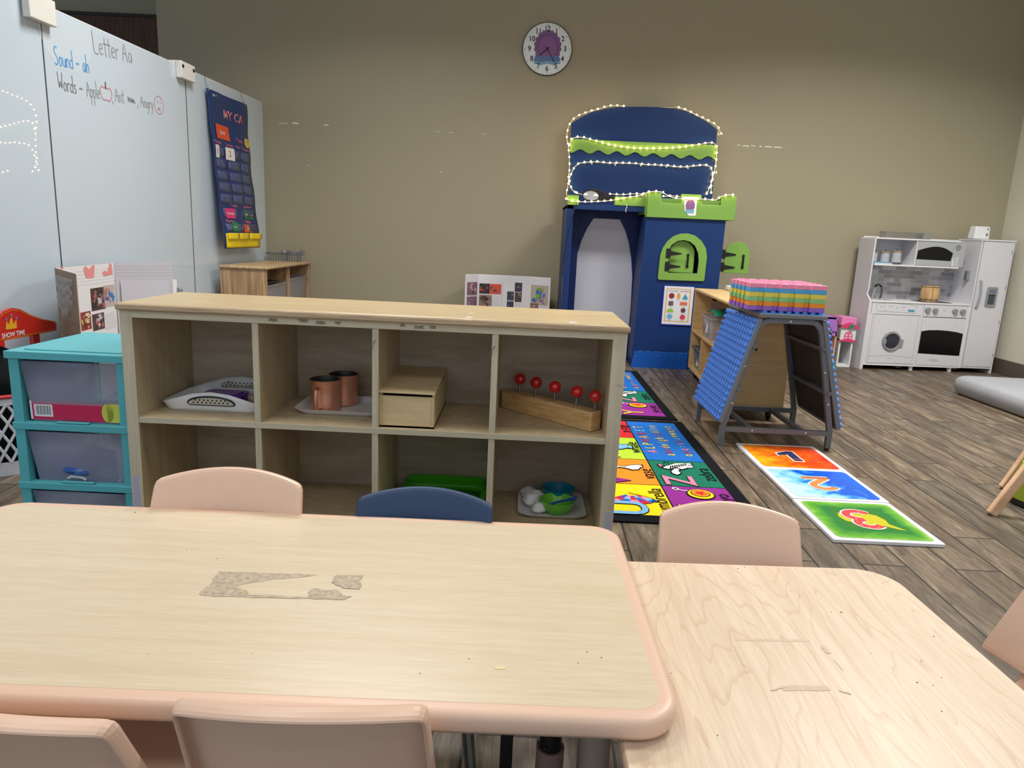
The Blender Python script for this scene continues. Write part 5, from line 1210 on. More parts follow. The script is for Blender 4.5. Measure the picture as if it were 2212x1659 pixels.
# ------------------------------------------------------------------ number floor tiles
def tile_mat(n):
    m_, nt, b, N, L = base('number_tile_print_%d' % n)
    tc = N('ShaderNodeTexCoord'); nz = N('ShaderNodeTexNoise'); nz.inputs['Scale'].default_value = 9; nz.inputs['Detail'].default_value = 7; nz.inputs['Distortion'].default_value = 1.2
    L(tc.outputs['Object'], nz.inputs['Vector']); sp_ = N('ShaderNodeSeparateXYZ'); L(tc.outputs['Object'], sp_.inputs[0]); r = N('ShaderNodeValToRGB'); e = r.color_ramp.elements
    def math(op, a, b_): q = N('ShaderNodeMath'); q.operation = op; (L(a, q.inputs[0]) if not isinstance(a, float) else setattr(q.inputs[0], 'default_value', a)); (L(b_, q.inputs[1]) if not isinstance(b_, float) else setattr(q.inputs[1], 'default_value', b_)); return q.outputs[0]
    if n == 1:
        d_ = math('ADD', math('MULTIPLY', sp_.outputs[0], 1.5), math('MULTIPLY', math('SUBTRACT', nz.outputs[0], .5), 1.1)); d_ = math('ADD', d_, .5)
        cs = ((.1, (250, 180, 20)), (.35, (248, 130, 10)), (.55, (238, 84, 14)), (.85, (214, 50, 24)))
    elif n == 2:
        d_ = math('ADD', math('ADD', math('MULTIPLY', sp_.outputs[0], 2.2), math('MULTIPLY', sp_.outputs[1], .8)), math('MULTIPLY', math('SUBTRACT', nz.outputs[0], .5), 1.2)); d_ = math('ADD', d_, .5)
        cs = ((.15, (190, 226, 240)), (.38, (130, 200, 236)), (.5, (40, 140, 220)), (.6, (20, 84, 206)), (.9, (10, 100, 220)))
    else:
        ax = math('ABSOLUTE', sp_.outputs[0], 0.0); ay = math('ABSOLUTE', sp_.outputs[1], 0.0); d_ = math('MAXIMUM', ax, ay); d_ = math('ADD', math('MULTIPLY', d_, 4.4), math('MULTIPLY', math('SUBTRACT', nz.outputs[0], .5), .35))
        cs = ((.30, (52, 120, 40)), (.50, (24, 124, 52)), (.68, (100, 172, 48)), (.90, (190, 214, 130)))
    e[0].position = cs[0][0]; e[0].color = (*lin(cs[0][1]), 1); e[1].position = cs[-1][0]; e[1].color = (*lin(cs[-1][1]), 1)
    for p_, c in cs[1:-1]: x = e.new(p_); x.color = (*lin(c), 1)
    L(d_, r.inputs[0]); L(r.outputs[0], b.inputs['Base Color']); b.inputs['Roughness'].default_value = .25; return m_
white_t = M('tile_border', (222, 224, 230), .35); navy_t = M('number_navy', (36, 38, 84), .4)
def tile(n, label, x0, x1, y0, y1, zt, rz=0, b0=0):
    cx_, cy_ = (x0+x1)/2, (y0+y1)/2; w_, h_ = x1-x0, y1-y0
    t = thing('number_tile', label, 'floor tile', (cx_, cy_, 0), 'number floor tiles'); F = XY(cx_, cy_, zt).rot(rz)
    MB(white_t).prism(F, rr(w_, h_, .006, 2), -.012, 0).build('border', t, bevel=.001)
    mb = MB(tile_mat(n)).flat(F, rr(w_-.042, h_-.042, .022, 5), .0008)
    U = F if n == 1 else F.rot(pi)
    s = {1: .26, 2: .26, 3: .29}[n]
    if n == 3:
        mb.use(M('tile_yellow_splash', (196, 190, 30), .3)).flat(F, [(x*.66+.012, y*.78+.005) for x, y in [(-.145, .02), (-.13, .065), (-.06, .09), (.03, .085), (.09, .055), (.11, .0), (.10, -.05), (.13, -.085), (.16, -.12), (.12, -.11), (.06, -.075), (.02, -.085), (-.05, -.085), (-.09, -.05), (-.13, -.03)]], .0012)
    if n == 1:
        one = lambda o: [(x*.72+.01, y*.80) for x, y in [(-.012-o, -.095-o), (.046+o, -.095-o), (.046+o, .095+o), (.002-o*.3, .095+o), (-.075-o, .052+o*.8), (-.075-o, .008-o), (-.012-o, .030-o*.2)]]
        mb.use(M('number_white', (236, 226, 216), .4)).flat(U, one(.010), .0020).use(navy_t).flat(U, one(0), .0026)
    else:
        arc_ = lambda cx, cy, r_, a0_, a1_: [(cx+r_*1.15*cos(radians(a0_+(a1_-a0_)*i/14)), cy+r_*sin(radians(a0_+(a1_-a0_)*i/14))) for i in range(15)]
        gl = [arc_(0, .032, .038, 155, -38)+[(-.040, -.060)], [(-.058, -.066), (.058, -.066)]] if n == 2 else [arc_(-.004, .036, .034, 150, -90), arc_(0, -.040, .040, 90, -150)]
        mb.use(M('number_white', (236, 226, 216), .4)); [mb.rib(U, g_, .044, .0020+.0002*i_) for i_, g_ in enumerate(gl)]
    if n > 1: mb.use({2: M('number_orange', (214, 130, 72), .4), 3: M('number_red', (206, 58, 62), .4)}[n]); [mb.rib(U, g_, .030, .0026+.0002*i_) for i_, g_ in enumerate(gl)]
    if n == 3:
        mb.use(M('number_white', ())); rn = random.Random(2)
        for k in range(9): mb.ell(U, (-.03, .02, .045, .05, .04, .05, .03, -.02, -.04)[k]*.7, (.095, .10, .07, .035, .0, -.04, -.08, -.095, -.07)[k]*.75, .003, c=.0032, n=6)
    if n == 2:
        for g, yy in (((120, 60, 60), -.060), ((60, 60, 70), -.070)): mb.use(M('number_stripe_%d' % g[0], g, .4)).rib(U, [(-.055, yy), (.055, yy)], .003, .0032)
    if n == 1:
        for k, g in enumerate(((170, 60, 40), (220, 110, 40))): mb.use(M('number_stripe_o%d' % k, g, .4)).rib(U, [(.006, -.062+.016*k), (.04, -.062+.016*k)], .005, .0032)
    o = mb.build('print', t, recalc=False)
    # centre the print's own coordinates on the tile
    return t
tile(1, 'orange and red floor tile with a number 1, nearest the brick table', 1.132, 1.528, 3.082, 3.470, .013)
tile(2, 'blue floor tile with a number 2, between the other two', 1.132, 1.524, 2.698, 3.085, .0145)
tile(3, 'green floor tile with a red number 3, nearest the tables', 1.130, 1.520, 2.306, 2.694, .013, .004)

# ------------------------------------------------------------------ sloped brick-building table
gsm = M('grey_powder_coat', (104, 108, 116), .45, spec=.4); gpl = M('grey_plastic_edge', (116, 120, 122), .5); dkp = M('dark_panel_back', (52, 50, 50), .6); bbl = M('baseplate_blue', (84, 138, 222), .38)
ez = thing('brick_table', 'grey steel A-frame table with blue studded building panels on both slopes', 'table', (1.33, 3.7, 0))
def framebar(y):
    pts = [(1.053, 0), (1.053, .10), (1.070, .17), (1.168, .585), (1.180, .615), (1.205, .640), (1.235, .646), (1.425, .646), (1.455, .640), (1.478, .615), (1.490, .585), (1.578, .17), (1.592, .10), (1.592, .012)]
    mb = MB(gsm); w_ = .013
    V = []
    for i, (x, z) in enumerate(pts):
        a = pts[max(0, i-1)]; b = pts[min(len(pts)-1, i+1)]; d_ = Vector((b[0]-a[0], b[1]-a[1])).normalized(); n = Vector((-d_.y, d_.x))
        V.append([mb._v((x+n.x*s_*w_, y+c_*w_, max(0.0, z+n.y*s_*w_))) for s_, c_ in ((-1, -1), (1, -1), (1, 1), (-1, 1))])
    for A, B in zip(V, V[1:]):
        for j in range(4): mb._f([A[j], A[(j+1) % 4], B[(j+1) % 4], B[j]])
    mb._f(V[0][::-1]); mb._f(V[-1]); return mb.build('end_frame', ez, bevel=.002, sharp=30)
framebar(3.46); framebar(3.935)
for y in (3.46, 3.935): MB(gsm).box((1.062, y-.012, .075), (1.585, y+.012, .100)).build('cross_bar', ez, bevel=.002)
for x in (1.20, 1.46): MB(gsm).box((x-.012, 3.472, .076), (x+.012, 3.925, .099)).build('floor_bar', ez, bevel=.002)
for (x, y) in ((1.053, 3.46), (1.592, 3.46), (1.053, 3.935), (1.592, 3.935)): MB(black).lathe([(0, 0), (.012, 0), (.012, .010), (0, .010)], (x, y, 0), 12).build('foot', ez)
bolt = M('zinc_bolt', (200, 202, 204), .4)
for (x, z) in ((1.325, .646), (1.128, .415), (1.084, .225), (1.525, .40), (1.20, .088), (1.47, .088), (1.563, .24)):
    MB(bolt).lathe([(0, .003), (.004, .002), (.0055, 0)], F=Fr((x, 3.446, z), (1, 0, 0), (0, 0, 1)), n=10).build('bolt', ez)
MB(gpl).box((1.168, 3.435, .660), (1.498, 3.96, .680)).build('top_tray', ez, bevel=.003)
mb = MB(bbl).box((1.176, 3.440, .680), (1.490, 3.955, .684))
for i in range(8):
    for j in range(13): mb.lathe([(.0125, 0), (.012, .009), (0, .009)], (1.198+i*.039, 3.462+j*.039, .684), 10)
mb.build('top_studs', ez, sharp=40)
for sgn, pa, pb_ in ((-1, (1.168, .655), (1.028, .125)), (1, (1.498, .655), (1.638, .115))):
    p0 = Vector((pb_[0], 3.44, pb_[1])); vv = Vector((pa[0]-pb_[0], 0, pa[1]-pb_[1])); Ls = vv.length
    F = Fr(p0, (0, 1, 0), vv)
    if F.n.x*sgn < 0: F = Fr(p0+Vector((0, .515, 0)), (0, -1, 0), vv)
    MB(gpl).fbox(F, 0, 0, .515, Ls, -.020, 0).build('side_panel', ez, bevel=.002)
    MB(dkp).fbox(F, .02, .02, .495, Ls-.02, -.024, -.020).build('panel_back', ez)
    MB(gsm).fbox(F, 0, Ls*.33, .515, Ls*.365, -.042, -.020).fbox(F, 0, Ls*.74, .515, Ls*.775, -.036, -.020).build('panel_rail', ez)
    mb = MB(bbl).fbox(F, .004, .004, .511, Ls-.004, 0, .003)
    nr, nc = 17, 13
    for i in range(nr):
        for j in range(nc):
            c = F.at(.0195+.0396*j, Ls*(i+.5)/nr, .003); mb.lathe([(.0125, 0), (.0118, .011), (.009, .013), (0, .013)], F=c, n=8)
    mb.use(M('seam_dark', (30, 60, 120), .6)).rib(F, [(.004, Ls*9/17), (.511, Ls*9/17)], .002, .0034)
    mb.build('stud_panel', ez, sharp=40)
# interlocking pastel plates piled on top
def plate(name, label, mat, z, first=False):
    t = thing('interlocking_plate', label, 'building plate', (0, 0, 0), 'stacked interlocking plates')
    n = 5; x0, x1, y0, y1 = 1.110, 1.482, 3.452, 3.775; L_ = []
    px, py = (x1-x0)/(n), (y1-y0)/(n); dd = .016
    for i in range(n): a = x0+i*px; L_ += [(a, y0), (a+px*.56, y0)]+([(a+px*.60, y0+dd), (a+px*.96, y0+dd)] if i < n-1 else [(x1, y0)])
    for i in range(n-1): a = y0+i*py; L_ += [(x1, a+py*.56), (x1-dd, a+py*.60), (x1-dd, a+py*.96), (x1, a+py)]
    L_ += [(x1, y1)]
    for i in range(n-1): a = x1-i*px; L_ += [(a-px*.56, y1), (a-px*.60, y1-dd), (a-px*.96, y1-dd), (a-px, y1)]
    L_ += [(x0, y1)]
    for i in range(n-1): a = y1-i*py; L_ += [(x0, a-py*.56), (x0+dd, a-py*.60), (x0+dd, a-py*.96), (x0, a-py)]
    q = []
    for p_ in L_:
        if not q or (abs(p_[0]-q[-1][0])+abs(p_[1]-q[-1][1])) > 1e-5: q.append(p_)
    if abs(q[0][0]-q[-1][0])+abs(q[0][1]-q[-1][1]) < 1e-5: q.pop()
    MB(mat).prism(XY(0, 0, 0), q, 0, .0215).build('plate', t, bevel=.001)
    if first:
        m2 = MB(mat)
        for i in range(6):
            for j in range(5): m2.lathe([(.021, 0), (.019, .006), (.012, .006), (.012, .003), (0, .003)], (x0+.038+i*.0595, y0+.038+j*.061, .0215), 14)
        m2.build('studs', t, sharp=40)
    t.location = (0, 0, z); return t
for k, (n, g) in enumerate((('purple', (150, 100, 200)), ('orange', (240, 148, 40)), ('green', (142, 200, 130)), ('yellow', (228, 214, 84)), ('sky blue', (86, 168, 224)), ('pink', (246, 148, 178)))):
    t = plate(n, '%s interlocking plate, %s of the stack on the brick table' % (n, ('bottom layer', 'second layer from the bottom', 'third layer from the bottom', 'fourth layer from the bottom', 'just under the top layer', 'studded top layer')[k]), M('plate_'+n.replace(' ', '_'), g, .4), .6935+k*.0217, k == 5)
    t.location.x = (.0, .002, -.001, .001, .0, .001)[k]
# ------------------------------------------------------------------ rolling maple shelf behind the brick table
mpl = wood('birch_ply_warm', (216, 184, 132), (200, 166, 116), (1.2, 10, 10), 2.4, .45); mpe = M('ply_edge', (176, 148, 108), .6)
th_ = math.atan2(.09, 1.34); MS = Matrix.Translation((1.222, 4.01, 0)) @ Matrix.Rotation(-th_, 4, 'Z')
ms = thing('rolling_shelf', 'warm plywood shelf on casters with bins, between the playhouse and the brick table', 'shelf', (1.4, 4.7, 0))
def bxm(name, a, b, mat=mpl, bev=.002, parent=ms): return MB(mat, T=MS).box(a, b).build(name, parent, bevel=bev)
Lm, Dm, Hm = 1.34, .33, .668
bxm('end_panel', (0, 0, .068), (Dm, .016, Hm-.018)); bxm('end_panel', (0, Lm-.016, .068), (Dm, Lm, Hm-.018)); bxm('top_panel', (-.006, -.008, Hm-.018), (Dm+.006, Lm+.008, Hm), bev=.005)
bxm('back_panel', (Dm-.008, .016, .08), (Dm, Lm-.016, Hm-.018)); bxm('shelf_board', (0, .016, .068), (Dm-.008, Lm-.016, .086)); bxm('shelf_board', (0, .016, .345), (Dm-.008, Lm-.016, .362))
bxm('divider', (.004, .92, .086), (Dm-.008, .936, .345)); bxm('divider', (.004, .46, .086), (Dm-.008, .476, .345))
MB(M('hole_dark', (60, 34, 22), .8), T=MS).flat(Fr((.14, -.0003, .42), (1, 0, 0), (0, 0, 1)), circ(.008, 12), .0006).build('bolt_hole', ms, recalc=False)
for (x, y) in ((.05, .07), (Dm-.06, .07), (.05, Lm-.07), (Dm-.06, Lm-.07)):
    o = MB(M('caster_plate', (70, 68, 66), .4, .6), T=MS).box((x-.02, y-.02, .058), (x+.02, y+.02, .068)).box((x-.016, y-.008, .03), (x-.012, y+.008, .058)).box((x+.012, y-.008, .03), (x+.016, y+.008, .058)).build('caster', ms)
    MB(black, T=MS).lathe([(0, -.010), (.026, -.010), (.028, -.006), (.028, .006), (.026, .010), (0, .010)], F=Fr((x, y, .0285), (0, 1, 0), (0, 0, 1)), n=20).build('wheel', o)
def mbin(label, x0, x1, y0, y1, z, h, fl, mat, grp='bins on the rolling shelf', name='clear_bin'):
    c = MS @ Vector(((x0+x1)/2, (y0+y1)/2, z)); t = thing(name, label, 'bin', tuple(c), grp); cx_, cy_ = (x0+x1)/2, (y0+y1)/2; w_, d_ = x1-x0, y1-y0; m2 = MB(mat, T=MS)
    R_ = [[m2._v((cx_+a, cy_+b, z+zz)) for a, b in rr(w_+e*2, d_+e*2, .02, 3)] for e, zz in ((-fl, .001), (0, h), (.008, h), (.008, h-.012))]
    m2._f(R_[0][::-1])
    for P_, Q_ in zip(R_, R_[1:]):
        for j in range(len(P_)): m2._f([P_[j], P_[(j+1) % len(P_)], Q_[(j+1) % len(P_)], Q_[j]])
    m2.build('bin_body', t, solid=.002, recalc=False); return t
gbin = M('grey_bin', (120, 124, 132), .25, alpha=.8)
tA_ = mbin('clear bin of red toy bits on the middle board of the rolling shelf', .01, .20, .70, 1.02, .362, .15, .012, binm)
MB(wcb, T=MS).box((.0140, .80, .40), (.0150, .86, .47)).build('paper_label', tA_)
rnd = random.Random(9)
for k in range(16):
    g, nm = (((200, 60, 50), 'red'), ((220, 120, 50), 'orange'), ((60, 110, 90), 'green'))[k % 3]
    q = thing('toy_piece', '%s toy piece heaped inside the clear bin on the rolling shelf' % nm, 'toy', tuple(MS @ Vector((.1, .85, .38))), '%s toy pieces in the rolling shelf bin' % nm)
    x, y, z = .05+.11*rnd.random(), .74+.24*rnd.random(), .375+.05*(k % 3); t = rnd.random()*3
    MB(M('toy_%s' % nm, g, .4), T=MS).beam((x, y, z), (x+.03*cos(t), y+.04*sin(t), z+.015), .025, .015).build('piece', q, bevel=.003)
q = thing('green_folder', 'teal green flexible sheet folded over the clear bin on the rolling shelf', 'folder', tuple(MS @ Vector((.12, .85, .5))))
m2 = MB(M('teal_green_sheet', (0, 136, 112), .4), T=MS); m2.grid(lambda u, v: (.03+.22*v, .68+.30*u, .53+.040*sin(pi*u)*(.5+.5*v)+.025*v), 14, 8); m2.build('sheet', q, solid=.004)
tB_ = mbin('grey bin with a white label on the bottom board of the rolling shelf', .012, .24, .98, 1.28, .086, .16, .02, gbin, name='grey_bin')
MB(wcb, T=MS).box((.0225, 1.07, .12), (.0245, 1.14, .175)).use(black).box((.0218, 1.08, .142), (.0226, 1.13, .146)).box((.0218, 1.085, .152), (.0226, 1.125, .155)).build('paper_label', tB_)
q = thing('green_cloth', 'dark green cloth inside the grey bin', 'cloth', tuple(MS @ Vector((.13, 1.12, .1)))); MB(M('dark_green', (20, 70, 50), .7), T=MS).ball((.128, 1.13, .155), .09, 14, (.9, 1.2, .55)).build('cloth', q)
q = thing('key_tag', 'small clear tag hung by the finger hole in the rolling shelf end', 'tag', tuple(MS @ Vector((.16, 1.31, .55)))); MB(binm, T=MS).box((.12, 1.316, .52), (.20, 1.322, .57)).use(M('hole_dark', ())).lathe([(.022, 0), (0, .001)], F=Fr((.15, 1.3235, .60), (1, 0, 0), (0, 0, 1)), n=14).build('tag', q)
q = thing('white_basket', 'small white plastic basket on the far end of the rolling shelf', 'basket', tuple(MS @ Vector((.24, 1.2, Hm)))); MB(wp, T=MS).prism(XY(.27, 1.22, Hm), rr(.12, .20, .03, 4), 0, .035).build('basket', q, bevel=.008)

# ------------------------------------------------------------------ dollhouse against the wall
lil = M('lilac_plastic', (168, 112, 196), .4); dpk = M('doll_pink', (226, 130, 190), .4); hpk = M('hot_pink', (214, 60, 110), .4); tanp = M('doll_tan', (206, 168, 128), .5); wdp = M('doll_white', (222, 224, 226), .4); dgr = M('doll_green', (52, 150, 104), .5)
dh = thing('dollhouse', 'pink and lilac plastic dollhouse beside the toy kitchen', 'dollhouse', (2.6, 6.15, 0))
DY = 6.08; DF = XZ(0, DY, 0)
def dp(zx, zy): return DF.px((1640+zx/8.295, 620+zy/8.295))
MB(wdp).box((2.775, DY, 0), (2.895, DY+.2, .018)).box((2.775, DY, .018), (2.79, DY+.2, .245)).box((2.880, DY, .018), (2.895, DY+.2, .245)).build('tower_base', dh, bevel=.002)
a = dp(1385, 1190); b = dp(1655, 915)
mb = MB(wdp).box((2.775, DY-.004, .232), (2.905, DY+.2, .345)).use(M('doll_window', (214, 110, 140), .4)); WFm = XZ(2.842, DY-.004, .245)
mb.flat(WFm, arch(.075, .068, 10), .003).use(M('window_mullion', (240, 190, 206), .4))
for x, y in ((-.017, .012), (.017, .012), (-.017, .036), (.017, .036)): mb.rect(WFm, x-.010, y-.006, x+.010, y+.008, .0045)
mb.build('tower_wall', dh, recalc=False)
MB(hpk).prism(XZ(2.84, DY-.01, 0), [(-.072, .240), (-.072, .225), (.072, .225), (.072, .240), (.03, .243), (.0, .256), (-.03, .243)], -.004, .004).build('ledge', dh)
MB(hpk).prism(XZ(2.84, DY-.012, 0), [(-.075, .345), (.085, .338), (.085, .350), (.03, .382), (0, .392), (-.03, .382), (-.075, .358)], -.004, .006).build('roof_edge', dh)
MB(dpk).prism(XZ(2.835, DY+.10, 0), [(-.07, .365), (.066, .355), (.066, .43), (-.055, .435)], -.10, .10).build('tower_roof', dh, bevel=.004)
MB(dgr).lathe([(.020, 0), (.020, .008), (.008, .008), (.008, 0)], F=Fr((2.852, DY-.02, .358), (1, 0, 0), (0, 0, 1)), n=16).build('wreath', dh)
MB(lil).prism(DF, [dp(*p_) for p_ in ((1120, 530), (1385, 545), (1400, 700), (1390, 895), (1300, 870), (1310, 780), (1200, 600), (1120, 640))], -.02, .0).build('gable', dh)
MB(lil).box((2.45, DY+.0, .41), (2.735, DY+.2, .43)).build('roof', dh, bevel=.002)
MB(tanp).box((2.40, DY+.18, 0), (2.75, DY+.19, .41)).box((2.735, DY, 0), (2.748, DY+.19, .30)).box((2.40, DY, .297), (2.75, DY+.19, .305)).build('house_wall', dh)
MB(lil).box((2.40, DY+.005, .155), (2.735, DY+.18, .165)).build('floor_board', dh); MB(wdp).box((2.34, DY-.01, 0), (2.50, DY+.19, .05)).build('house_base', dh, bevel=.002)
MB(hpk).box((2.345, DY, .05), (2.41, DY+.19, .15)).ball((2.64, DY+.05, .318), .025, 10).build('pink_trim', dh)
MB(dgr).box((2.70, DY-.02, 0), (2.775, DY+.1, .012)).build('green_base', dh, bevel=.002)
MB(lil).box((2.60, DY+.06, .165), (2.69, DY+.12, .215)).box((2.60, DY+.11, .165), (2.69, DY+.12, .245)).build('doll_bed', dh, bevel=.003)

# ------------------------------------------------------------------ toy kitchen
ka = .062; kit = thing('toy_kitchen', 'white wooden toy kitchen with washer, oven, microwave and fridge in the far right corner', 'toy kitchen', (3.5, 6.2, 0))
KP = Fr((2.985, 6.035, 0), (cos(ka), sin(ka), 0), (0, 0, 1)); KD = .290
wk = M('kitchen_white', (216, 216, 222), .42); wke = M('kitchen_edge', (228, 228, 230), .42); gk = M('kitchen_grey', (142, 146, 148), .4); kgrey = M('kitchen_steel_print', (172, 176, 180), .35); kb_ = M('oven_black', (8, 8, 12), .25, spec=.3); seamk = M('kitchen_seam', (120, 120, 128), .7)
def kp(x, y, c=0): return KP.px((1820+x/4.74, 470+y/4.74), c)
uE, uM, uF0, uF1 = .0, kp(790, 1200)[0], kp(1228, 1400)[0], kp(1525, 1530)[0]
uF0 = (kp(1425, 230)[0]+kp(1205, 1520)[0])/2; uF1 = (kp(1770, 240)[0]+kp(1530, 1550)[0])/2
zc = kp(700, 865)[1]; zsh = kp(770, 500)[1]; ztp = kp(790, 235)[1]; zb = kp(700, 1510)[1]; zfr = kp(1600, 230)[1]
# carcass; c is measured towards the room, so depths are negative
ub = .055   # upper part sits back
mb = MB(wk).fbox(KP, -.014, .0, 0, zc+.0, -KD, 0).prism(Fr(KP.p(-.014, 0, 0), (sin(-ka), cos(ka), 0), (0, 0, 1)), [(0, 0), (KD, 0), (KD, ztp), (ub*.9, ztp), (ub*.9, zc+.10), (ub*1.1, zc+.05), (ub*.3, zc+.02), (0, zc)], -.0135, .0)
mb.build('side_panel', kit, sharp=30)
MB(M('gap_shade', (10, 10, 12), .8)).fbox(KP, 0, 0.03, uF1-.01, zb, -KD+.02, -.03).build('under_shade_block', kit)  # added black block, stands for the shade under the kitchen
MB(wke).fbox(KP, 0, zb-.012, uF0, zb+.006, -KD, .0).build('bottom_board', kit)
MB(wk).fbox(KP, 0, zb, uF1, zfr-.01, -KD, -KD+.008).build('back_panel', kit)
MB(wke).fbox(KP, -.004, zc-.012, uF0-.004, zc, -KD+.01, .006).build('counter', kit, bevel=.002)
MB(wke).fbox(KP, -.018, ztp, kp(1255, 262)[0], ztp+.012, -KD, -ub+.006).build('top_board', kit, bevel=.001)
MB(wke).fbox(KP, 0, zsh-.006, kp(1210, 520)[0]+.02, zsh+.006, -KD+.01, -ub).build('upper_shelf', kit)
KB = KP.at(0, 0, -ub)
def kb2(x, y): return KB.px((1820+x/4.74, 470+y/4.74))
udv = kb2(770, 300)[0]; MB(wk).fbox(KP, udv-.010, zsh+.006, udv, ztp, -KD+.01, -ub).build('divider', kit)
# tiled backsplash
KT = KP.at(0, 0, -KD+.0085); tl = [M('tile_%d' % k, g, .3) for k, g in enumerate(((160, 160, 166), (184, 184, 188), (200, 200, 202), (172, 172, 180), (146, 146, 154)))]
mb = MB(M('tile_grout', (206, 206, 208), .5)).rect(KT, 0, zc, uF0, zsh-.006, .0004); rnd = random.Random(12); rh = .036; z = zc+.004; row = 0
while z < zsh-.02:
    u = -.05*rnd.random()
    while u < uF0-.01:
        l = rnd.choice((.045, .06, .09, .12)); mb.use(rnd.choice(tl)); a0_, a1_ = max(0.002, u+.0015), min(uF0-.002, u+l-.0015)
        if a1_ > a0_+.004: mb.rect(KT, a0_, z, a1_, min(z+rh-.003, zsh-.008), .0010)
        u += l
    z += rh
mb.build('backsplash', kit, recalc=False)
# microwave
um1 = kb2(1245, 400)[0]; mu1 = kb2(1122, 400)[0]
mb = MB(kgrey).fbox(KB, udv+.002, zsh+.008, um1, ztp-.002, -.02, 0); mh = ztp-zsh
mb.use(kb_).flat(KB, [(udv+.004, zsh+mh*.28), (mu1-.008, zsh+mh*.26)]+[(mu1+.002-(mu1-udv-.006)*i/14, zsh+mh*(.56+.06*i/14+.21*sin(pi*(i/14)**.85))) for i in range(15)], .0012)
mb.use(gk).rib(KB, [(mu1, zsh+.008), (mu1, ztp-.004)], .002, .001); kc = kb2(1187, 310)
mb.use(M('kitchen_dark_print', (50, 52, 58), .5)); mb.rib(KB, [(kc[0]+.020*cos(2*pi*i/20), kc[1]+.020*sin(2*pi*i/20)) for i in range(20)], .004, .0012, close=True)
for k in (-1, 0, 1): mb.rib(KB, [(kc[0]-.010, kc[1]+k*.008), (kc[0]+.010, kc[1]+k*.008)], .003, .0012)
mb.use(M('kitchen_white_print', (226, 226, 230), .5)); mb.flat(KB, [(mu1+.003, zsh+.015), (mu1+.02, zsh+.012), (mu1+.022, zsh+.03), (mu1+.008, zsh+.095), (mu1+.003, zsh+.06)], .0012)
for i in range(3):
    for j in range(6): mb.rect(KB, mu1+.028+i*.012, zsh+.016+j*.013, mu1+.036+i*.012, zsh+.024+j*.013, .0012)
mb.build('microwave', kit, recalc=False)
# canisters and boards in the open niche
zn = zsh+.0062
for k, (x, lab, h, r_) in enumerate(((352, 'grey canister with wooden lid cut off at the left of the kitchen niche', .070, .024), (432, 'shorter grey canister with wooden lid in the kitchen niche', .076, .038), (548, 'tallest grey canister with wooden lid in the kitchen niche', .086, .042))):
    a = KB.at(0, 0, -.06).px((1820+x/4.74, 470+400/4.74))[0]; b_ = KB.p(a, zn+.018, -.06)
    if k == 0: b_ = KB.p(.024, zn+.018, -.06)
    q = thing('canister', lab, 'canister', tuple(b_), 'canisters in the kitchen niche')
    MB(M('canister_grey', (176, 180, 186), .35)).lathe([(0, 0), (r_, 0), (r_*.92, h), (0, h)], b_, 24).build('jar', q)
    MB(M('canister_lid', (160, 132, 104), .5)).lathe([(0, h), (r_, h), (r_, h+.008), (r_*.4, h+.014), (0, h+.014)], b_, 24).build('lid', q)
    MB(black).lathe([(.003, h+.013), (.008, h+.022), (0, h+.023)], b_, 10).build('knob', q)
for k, (u0, u1, z0, z1, lab, g) in enumerate(((.005, .165, zn, zn+.008, 'pale cream board under the canisters', (214, 204, 200)), (.003, .150, zn+.0085, zn+.017, 'light blue board directly under the canisters', (100, 160, 206)))):
    q = thing('play_board', lab, 'board', tuple(KB.p(.08, z0, -.05))); MB(M('board_%d' % k, g, .5)).fbox(KB, u0, z0, u1, z1, -.12, -.012).build('board', q, bevel=.001)
# control strips
zs0 = kp(700, 1000)[1]; mb = MB(wk).fbox(KP, .004, zs0, uM-.002, zc-.012, -.02, 0)
mb.use(seamk); pl_ = [kp(*p_) for p_ in ((350, 955), (350, 885), (420, 876), (520, 874), (620, 884), (700, 893), (762, 908), (745, 980))]; mb.rib(KP, pl_, .0018, .001, close=True); mb.rib(KP, [kp(437, 876), kp(428, 962)], .0014, .001)
mb.use(M('label_teal', (70, 150, 176), .5)); mb.flat(KP, [kp(*p_) for p_ in ((672, 942), (738, 946), (734, 968), (668, 962))], .001).ell(KP, *kp(395, 912), .007, .0025, .001, 12)
mb.use(gk); mb.rib(KP, [kp(470, 908), kp(515, 910)], .003, .001).rib(KP, [kp(606, 916), kp(652, 918)], .003, .001)
mb.use(M('dial_cream', (206, 204, 196), .5)).ell(KP, *kp(558, 920), .0105, c=.001)
mb.build('washer_controls', kit, recalc=False)
mb = MB(wk).fbox(KP, uM+.002, zs0-.006, uF0-.014, zc-.012, -.02, 0); mb.use(kb_).ell(KP, *kp(1040, 955), .003, .005, .001, 10); mb.build('oven_controls', kit, recalc=False)
for x, y in ((868, 945), (946, 950), (1147, 958), (1227, 962)): MB(gk).lathe([(.021, 0), (.020, .020), (0, .021)], F=KP.at(*kp(x, y, .0)), n=20).build('oven_knob', kit)
MB(wk).fbox(KP, .0, zb+.006, .022, zs0, -.02, 0).build('stile', kit); MB(wk).fbox(KP, uM-.016, zb+.006, uM+.002, zs0, -.02, 0).build('stile', kit); MB(wke).fbox(KP, uF0-.016, zb-.0, uF0-.0, zc-.001, -KD, .001).build('stile', kit)
